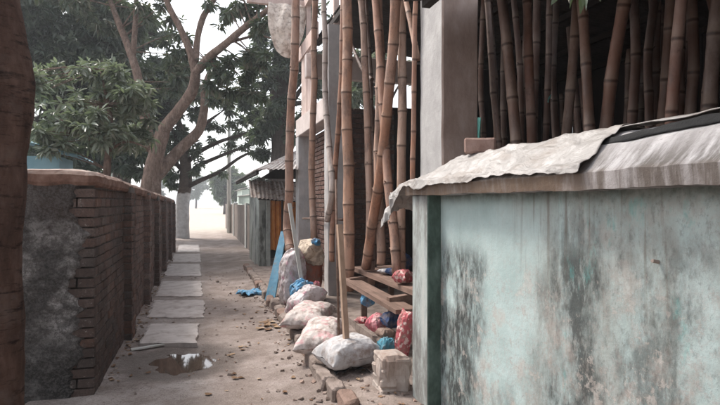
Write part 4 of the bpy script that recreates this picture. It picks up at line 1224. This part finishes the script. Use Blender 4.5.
for i in range(260):
    y = rl.uniform(3.4, 9.0)
    if rl.random() < .5: x = kx(y) - abs(rl.gauss(0, .12)) ; z = gz(x, y)
    else: x = rl.uniform(1.13, 1.6); z = verge_h(x, y)
    s_ = rl.uniform(.008, .026)
    pm.box((x, y, z+s_*.15), (s_*rl.uniform(1, 2), s_*rl.uniform(1, 1.7), s_*.8), (rl.uniform(-.5, .5), rl.uniform(-.5, .5), rl.uniform(0, 3)), s_*.2, 0, rl)
stuff(pm.build('gravel', M_pebble))

# ------------------------------------------------------------------ trees
def leaf_mesh(name, centers, per, lmin, lmax, mat, parent, seed, droop=.5, wid=.33):
    """rosettes of lance-shaped leaves at the given twig tips"""
    rs = np.random.RandomState(seed)
    C = np.repeat(np.asarray(centers, float), per, 0); n = len(C)
    az = rs.uniform(0, 2*np.pi, n); el = rs.normal(-droop*.55, .60, n)
    d = np.stack([np.cos(az)*np.cos(el), np.sin(az)*np.cos(el), np.sin(el)], 1)
    L = rs.uniform(lmin, lmax, n)[:, None]; wd = L*wid*rs.uniform(.8, 1.2, n)[:, None]
    up = np.stack([rs.normal(0, .6, n), rs.normal(0, .6, n), np.ones(n)], 1)
    sd_ = np.cross(d, up); sd_ /= np.linalg.norm(sd_, axis=1)[:, None]
    nr = np.cross(sd_, d)
    b = C + d*rs.uniform(.0, .3, n)[:, None]*L + rs.normal(0, .02, (n, 3))
    dr = np.array([0, 0, -1.0])
    fold = nr*wd*.18
    v0 = b
    v1 = b + d*L*.33 + sd_*wd*.5 + fold; v2 = b + d*L*.70 + sd_*wd*.38 + fold + dr*L*.06
    v3 = b + d*L + dr*L*.16
    v4 = b + d*L*.70 - sd_*wd*.38 + fold + dr*L*.06; v5 = b + d*L*.33 - sd_*wd*.5 + fold
    V_ = np.stack([v0, v1, v2, v3, v4, v5], 1).reshape(-1, 3)
    base = (np.arange(n)*6)[:, None]
    F = np.concatenate([base+np.array([0, 1, 2, 3]), base+np.array([0, 3, 4, 5])], 1).reshape(-1)
    me = bpy.data.meshes.new(name)
    me.vertices.add(len(V_)); me.vertices.foreach_set('co', V_.reshape(-1))
    me.loops.add(len(F)); me.loops.foreach_set('vertex_index', F)
    nf = len(F)//4; me.polygons.add(nf)
    me.polygons.foreach_set('loop_start', np.arange(nf)*4); me.polygons.foreach_set('loop_total', np.full(nf, 4))
    me.update(calc_edges=True); me.materials.append(mat)
    o = bpy.data.objects.new(name, me); COL.objects.link(o); o.parent = parent
    o.matrix_parent_inverse = Matrix.Translation(-Vector(parent.location)); return o
def clump(c, r, n, rs, shell=.55):
    """points in an uneven ellipsoid, mostly near its surface, bunched"""
    c = np.array(c); r = np.array(r if hasattr(r, '__len__') else (r, r, r*.8))
    nb = max(4, n//22)
    d = rs.normal(0, 1, (nb, 3)); d /= np.linalg.norm(d, axis=1)[:, None]
    rad = rs.uniform(shell, 1.08, nb)[:, None]
    bc = d*rad
    k = rs.randint(0, nb, n)
    return c + (bc[k] + rs.normal(0, .12, (n, 3))*np.array([1.15, 1.15, .75]))*r
def limb(m, pts, rs_, n=10, seg=6, wob=.18, wf=3.0, seed=0):
    m.tube(smoothpath(pts, seg), lerps(rs_, seg), n, True, wob, wf, seed)
def mkclumps(lst, seed, dens=1.0):
    rs = np.random.RandomState(seed); out = []
    for (px, py, Z, rpx, n) in lst:
        c = atZ(px, py, Z); r = rpx*Z/FPX
        out.append(clump(c, (r*1.05, r*1.15, r*.85), int(n*dens), rs))
    return np.concatenate(out)
def twigs(m, limbs, targets, r, seed, frac=.06):
    rr = random.Random(seed); T = list(targets)
    for t in rr.sample(T, max(1, int(len(T)*frac))):
        t = Vector(t); b = min(limbs, key=lambda q: (q-t).length)
        mid = b.lerp(t, .55) + Vector((rr.uniform(-.1, .1), rr.uniform(-.1, .1), rr.uniform(.0, .2)))*(t-b).length*.4
        m.tube(smoothpath([b, mid, t], 3), lerps([r, r*.6, r*.25], 3), 5, False)

# 1) near trunk at the left edge
t1 = thing('near_tree', 'dark brown tree trunk standing close in front of the wall end', 'tree', tuple(atZ(-4, 203, 3.05)*1.0))
t1.location.z = 0
edge = [(405, 20), (330, 21), (260, 18), (200, 22), (150, 24), (112, 31), (80, 30), (40, 24), (0, 17), (-60, 12)]
pts = []; rs_ = []
for py, e in edge:
    r = {112: 28, 80: 28, 150: 25}.get(py, 24); pts.append(atZ(e-r, py, 3.05)); rs_.append(r*3.05/FPX)
b = pts[0].copy(); b.z = -.1; pts.insert(0, b); rs_.insert(0, rs_[0]*1.35)
m = MB(); limb(m, pts, rs_, 22, 8, .14, 5, 2)
tp = pts[-1]
lp = [tp + Vector((-.3, .5, 1.0)), tp + Vector((-.8, 1.0, 2.2)), tp + Vector((.3, -.6, 1.6)), tp + Vector((-1.4, -.6, 2.4))]
limb(m, [tp-Vector((0, 0, .1)), lp[0], lp[1]], [.12, .09, .04], 10)
limb(m, [tp-Vector((0, 0, .1)), tp+Vector((.1, -.2, .7)), lp[2]], [.10, .07, .03], 10)
limb(m, [tp-Vector((0, 0, .1)), tp+Vector((-.6, -.2, 1.2)), lp[3]], [.10, .07, .03], 10)
m.build('trunk', M_bark_near, t1, True)
rs = np.random.RandomState(4)
cc = np.concatenate([clump(tp+Vector(v), r, n, rs) for v, r, n in (((-.9, 1.0, 2.6), 1.2, 260), ((.2, -.7, 2.3), 1.0, 200), ((-1.7, -.6, 2.8), 1.2, 260))])
leaf_mesh('crown', cc, 10, .12, .20, M_leaf_mid, t1, 5)

# 2) the forked mango tree behind the wall
Zm = 14.0
def Zp(px, py, dz=0): return atZ(px, py, Zm+dz)
t2 = thing('mango_tree', 'forked mango tree leaning over the lane with bare twisted limbs', 'tree', (Zp(152, 200).x, Zp(152, 200).y, 0))
m = MB(); k = .78*Zm/FPX
base = Zp(150, 200); base.z = -.1
limb(m, [base, Zp(151, 190), Zp(153, 172), Zp(157, 152), Zp(163, 132)], [14*k, 12.5*k, 11.5*k, 10*k, 8.5*k], 16, 8, .20, 3.4, 1)
A = [Zp(157, 152), Zp(163, 132), Zp(178, 112, -.2), Zp(192, 92, -.4), Zp(196, 74, -.5)]
limb(m, A, [8*k, 8*k, 7*k, 6.5*k, 6.2*k], 14, 8, .20, 3.4, 2)
B = [Zp(196, 76, -.5), Zp(190, 52, -.5), Zp(180, 28, -.6), Zp(168, 5, -.7), Zp(160, -25, -.9)]
limb(m, B, [5.4*k, 4.6*k, 4*k, 3.6*k, 2.6*k], 12, 8, .20, 3.4, 3)
C2 = [Zp(196, 62, -.5), Zp(197, 42, -.3), Zp(203, 18, -.2), Zp(214, 0, 0), Zp(222, -25, .2)]
limb(m, C2, [4*k, 4*k, 3.8*k, 3.4*k, 2.4*k], 12, 8, .20, 3.4, 4)
D2 = [Zp(195, 74, -.5), Zp(209, 58, -.7), Zp(226, 44, -.9), Zp(246, 27, -1.1), Zp(268, 10, -1.4), Zp(285, -8, -1.6)]
limb(m, D2, [5.4*k, 5*k, 4.4*k, 3.8*k, 3.2*k, 2*k], 12, 8, .20, 3.4, 5)
E2 = [Zp(153, 180), Zp(164, 168, .2), Zp(180, 150, .3), Zp(198, 132, .4), Zp(204, 112, .5), Zp(205, 88, .6), Zp(212, 66, 1.0)]
limb(m, E2, [9*k, 8*k, 7*k, 6.5*k, 5.6*k, 4.8*k, 2*k], 14, 8, .20, 3.4, 6)
F2 = [Zp(152, 150), Zp(146, 125, .3), Zp(139, 82, .5), Zp(130, 52, .7), Zp(118, 22, 1.0), Zp(108, -5, 1.4)]
limb(m, F2, [7*k, 6.5*k, 5.6*k, 5*k, 4*k, 2.6*k], 12, 8, .20, 3.4, 7)
limb(m, [Zp(133, 55, .7), Zp(135, 30, .8), Zp(136, 5, 1), Zp(138, -20, 1)], [4*k, 3.6*k, 3.2*k, 2*k], 10, 6, .20, 3.4, 8)
limb(m, [Zp(226, 44, -.9), Zp(240, 40, -.8), Zp(258, 36, -.7), Zp(275, 40, -.5)], [2.2*k, 1.8*k, 1.5*k, .6*k], 8)
limb(m, [Zp(204, 96, .5), Zp(216, 92, .6), Zp(232, 96, .8)], [2.4*k, 1.6*k, .6*k], 8)
cl2 = [(105, 5, 15.5, 34, 170), (140, -8, 15, 30, 130), (165, 25, 14.8, 20, 50), (120, 60, 15.5, 26, 90), (160, 60, 15.5, 22, 80), (172, 85, 15.0, 18, 60),
       (218, 78, 13.6, 20, 85), (240, 68, 13.4, 20, 85), (255, 90, 14, 18, 65), (228, 100, 14.2, 16, 50), (262, 55, 13.2, 16, 55), (275, 30, 12.9, 15, 45),
       (210, -22, 14, 28, 60), (250, -30, 13.5, 36, 90), (290, -30, 13, 34, 90), (180, -40, 14, 30, 80), (232, 18, 13.6, 16, 22), (222, 6, 13.8, 16, 22), (250, 8, 13.4, 18, 40), (152, 8, 14.6, 14, 26), (70, -25, 15, 40, 160), (184, 62, 15.2, 14, 30)]
tips = mkclumps(cl2, 8, .85)
limbs = [q for P in (A, B, C2, D2, E2, F2) for q in smoothpath(P, 4)]
twigs(m, limbs, tips, 1.1*k, 3, .07)
m.build('trunk', M_bark, t2, True)
leaf_mesh('crown', tips, 10, .12, .24, M_leaf_mid, t2, 9, .6)

# 3) pale-leaved young tree close behind the wall
t3 = thing('young_tree', 'young tree with pale drooping leaves close behind the brick wall', 'tree', (atZ(105, 200, 9).x, atZ(105, 200, 9).y, 0))
m = MB(); b = atZ(108, 200, 9.0); b.z = -.05
P3 = [b, atZ(107, 170, 9), atZ(112, 140, 9), atZ(108, 105, 9), atZ(100, 70, 9)]
limb(m, P3, [.07, .06, .05, .035, .015], 8)
limb(m, [atZ(110, 150, 9), atZ(128, 142, 8.8), atZ(150, 150, 8.7)], [.03, .02, .008], 6)
limb(m, [atZ(110, 145, 9), atZ(85, 130, 9), atZ(55, 118, 9.2)], [.035, .025, .01], 6)
rpt = random.Random(77); lst3 = []
for i_ in range(44):
    x_ = rpt.uniform(38, 148); y_ = 62 + 78*rpt.random() + .12*abs(x_-100)
    if x_ > 125: y_ = max(y_, 95)
    lst3.append((x_, y_, rpt.uniform(8.5, 9.8), rpt.uniform(8, 17), int(rpt.uniform(12, 26))))
tips = mkclumps(lst3, 12)
twigs(m, P3, tips, .012, 5, .16); m.build('trunk', M_bark, t3, True)
leaf_mesh('crown', tips, 8, .10, .19, M_leaf_pale, t3, 13, .5, .32)

# 4) large dark mango trees behind on the left
def bigtree(px, Z, hpx, lst, lab, seed, mat=M_leaf_dark, per=11, lmin=.16, lmax=.30, tr=9):
    b = atZ(px, 200, Z); b.z = -.1
    t = thing('mango_tree', lab, 'tree', (b.x, b.y, 0), None)
    m = MB(); k = Z/FPX
    P = [b, atZ(px+1, 190, Z), atZ(px+4, 150, Z), atZ(px-1, 110, Z), atZ(px+3, hpx, Z)]
    limb(m, P, [tr*1.2*k, tr*k, tr*.85*k, tr*.6*k, tr*.25*k], 12, 6, .12, 2, seed)
    allp = list(P)
    for (x, y_, z_, r, n) in lst:
        q0 = P[2].lerp(P[3], random.Random(x).random()); q1 = atZ(x, y_, z_)
        Q = [q0, q0.lerp(q1, .5)+Vector((0, 0, .3)), q1]; limb(m, Q, [tr*.42*k, tr*.26*k, tr*.08*k], 8, 5); allp += smoothpath(Q, 4)
    tips = mkclumps(lst, seed); twigs(m, allp, tips, .02, seed, .05)
    m.build('trunk', M_bark_far, t, True); leaf_mesh('crown', tips, per, lmin, lmax, mat, t, seed+1, .6)
bigtree(60, 18, 20, [(60, 20, 18, 48, 620), (20, 60, 17.5, 46, 700), (70, 75, 18, 44, 800), (85, 45, 17.6, 30, 320), (120, 85, 18, 26, 260), (105, 60, 18.4, 34, 420), (110, 10, 18.4, 34, 420), (45, 110, 17.6, 36, 420), (95, 115, 18.2, 32, 380), (130, 105, 18.6, 24, 260), (40, -20, 17.5, 50, 500), (0, 10, 17.5, 50, 500), (20, 140, 17.5, 26, 120), (100, 145, 18, 20, 140), (62, 160, 17, 24, 220), (100, 166, 17.5, 22, 220), (132, 158, 18, 18, 150), (30, 165, 17, 24, 200), (150, 80, 18.6, 20, 90)],
        'dense dark mango tree filling the view behind the left brick wall', 31)
bigtree(120, 23, 40, [(130, 70, 23, 34, 440), (165, 95, 23, 26, 330), (140, 130, 23, 30, 380), (175, 62, 23.5, 24, 260), (110, 25, 23, 34, 380), (150, 35, 23, 22, 200), (195, 100, 24, 20, 90), (220, 88, 24, 20, 90), (165, 145, 23, 18, 80), (115, 155, 22.6, 22, 100), (75, 155, 22, 24, 110), (45, 165, 22, 24, 100)],
        'dark mango tree behind the forked tree, its crown low', 51)
bigtree(275, 21, 30, [(272, 70, 21, 30, 260), (262, 110, 21, 24, 200), (285, 120, 21, 24, 200), (275, 142, 21, 20, 130), (258, 138, 21, 13, 60), (290, 60, 21, 28, 200), (300, 95, 21, 26, 160), (280, 30, 21, 24, 120), (320, 70, 21, 30, 160), (330, 110, 21, 26, 120), (312, 20, 21, 22, 140), (345, 30, 21, 24, 120), (300, -10, 21, 24, 120)],
        'dark mango tree hanging over the shack roof', 71)
# tree behind the yard brick wall
bigtree(372, 17, 60, [(358, 70, 17, 20, 130), (372, 90, 17, 16, 80), (345, 96, 17, 16, 80), (385, 62, 17, 18, 80), (410, 70, 17, 18, 60)],
        'leafy tree behind the yard brick wall', 91, M_leaf_pale, 10, .15, .26, 5)

# 5) whitewashed tree at the lane end with sweeping dark limbs
Zw = 23.5; k = Zw/FPX
b = atZ(181, 238, Zw); b.z = -.1
t5 = thing('whitewashed_tree', 'tree with whitewashed trunk at the lane end and sweeping dark limbs', 'tree', (b.x, b.y, 0))
m = MB()
T5 = [b, atZ(182, 222, Zw), atZ(183, 200, Zw), atZ(186, 178, Zw), atZ(184, 150, Zw), atZ(178, 118, Zw)]
limb(m, T5, [8.5*k, 7*k, 6.5*k, 6*k, 5*k, 2*k], 14, 8, .10, 2, 3)
brs = [[(186, 188), (200, 181), (220, 172), (240, 158), (258, 150)], [(187, 182), (196, 168), (212, 160), (232, 152), (250, 146), (262, 140)], [(185, 165), (200, 152), (220, 142), (240, 136), (256, 130)],
       [(184, 160), (192, 140), (206, 124), (222, 112)], [(182, 150), (172, 130), (160, 118)], [(186, 175), (172, 160), (158, 150)]]
allp = list(T5)
mb = MB()
for i, q in enumerate(brs):
    Q = [atZ(x, y_, Zw-.3*j) for j, (x, y_) in enumerate(q)]
    limb(mb, Q, [ (2.6-.4*j)*k if j < len(q)-1 else .6*k for j in range(len(q))], 8, 6, .1, 2, i); allp += smoothpath(Q, 5)
tips = mkclumps([(205, 150, 23, 14, 30), (225, 140, 23, 14, 30), (240, 128, 23, 16, 44), (215, 118, 23.4, 18, 60), (190, 122, 23.5, 20, 90), (172, 140, 23.6, 16, 70), (168, 165, 23.6, 14, 60), (250, 146, 22.6, 8, 14), (200, 170, 23, 10, 14), (222, 172, 23, 6, 6), (238, 105, 23, 18, 60), (160, 125, 23.6, 20, 80), (176, 180, 23.3, 9, 34)], 15)
twigs(mb, allp, tips, .022, 6, .10)
m.build('trunk', M_lime, t5, True)
mb.build('limbs', M_bark_far, t5, True)
leaf_mesh('crown', tips, 9, .16, .28, M_leaf_dark, t5, 17, .5)

sp = thing('hanging_sprig', 'green leafy sprig hanging from the eave over the dark yard', 'sprig', (1.46, 1.80, 3.0))
m = MB(); limb(m, [(1.46, 1.80, 3.02), (1.47, 1.82, 2.75), (1.46, 1.80, 2.45)], [.006, .005, .003], 6)
limb(m, [(1.46, 1.92, 3.04), (1.47, 1.93, 2.8), (1.46, 1.92, 2.52)], [.006, .005, .003], 6)
m.build('stem', M_bark, sp)
leaf_mesh('leaves', [(1.46, 1.80, 2.44), (1.46, 1.80, 2.6), (1.46, 1.92, 2.52), (1.46, 1.92, 2.66)], 4, .09, .13, M_leaf_mid, sp, 3, 1.9, .36)
# far trees across the open ground
def fartree(x, y, h, seed, lab):
    t = thing('far_tree', lab, 'tree', (x, y, 0), 'hazy trees across the open ground'); rr = np.random.RandomState(seed)
    m = MB(); limb(m, [(x, y, -.1), (x+.1, y, h*.3), (x, y+.2, h*.55), (x+.2, y, h*.85)], [.28, .22, .16, .05], 8)
    pts = np.concatenate([clump((x+rr.uniform(-1, 1)*h*.25, y+rr.uniform(-1, 1)*h*.2, h*rr.uniform(.4, .9)), h*rr.uniform(.14, .24), 90, rr) for _ in range(9)])
    twigs(m, [Vector((x, y, h*.3)), Vector((x, y, h*.55)), Vector((x+.2, y, h*.8))], pts, .06, seed, .03)
    m.build('trunk', M_bark_far, t, True); leaf_mesh('crown', pts, 7, .45, .8, M_leaf_far, t, seed, .4, .5)
for i, (x, y, h) in enumerate(((-9, 130, 8), (-1, 150, 9), (6, 140, 8), (14, 120, 9), (-18, 120, 9), (22, 110, 10), (3.2, 75, 6), (-28, 100, 10))):
    fartree(x, y, h, 200+i, 'pale hazy tree standing far across the open ground')

# ------------------------------------------------------------------ unseen house added behind the viewpoint to block light from there
house(-5.6, 2.2, -11.5, -6.0, 4.2, M_far, M_tin, 'stained plaster house added unseen behind the viewpoint to block light')

# ------------------------------------------------------------------ hazy air
hm = MB().box((0, 600, 7.0), (1900, 1900, 20.0))
hz = hm.build('haze', M_dark)
hz.data.materials.clear()
hmat = bpy.data.materials.new('haze_air'); hmat.use_nodes = True; ht = hmat.node_tree; ht.nodes.clear()
ho = ht.nodes.new('ShaderNodeOutputMaterial'); hv = ht.nodes.new('ShaderNodeVolumePrincipled')
hv.inputs['Color'].default_value = (.90, .93, .97, 1); hv.inputs['Density'].default_value = .0020; hv.inputs['Anisotropy'].default_value = .3
ht.links.new(hv.outputs[0], ho.inputs['Volume']); hz.data.materials.append(hmat); stuff(hz)
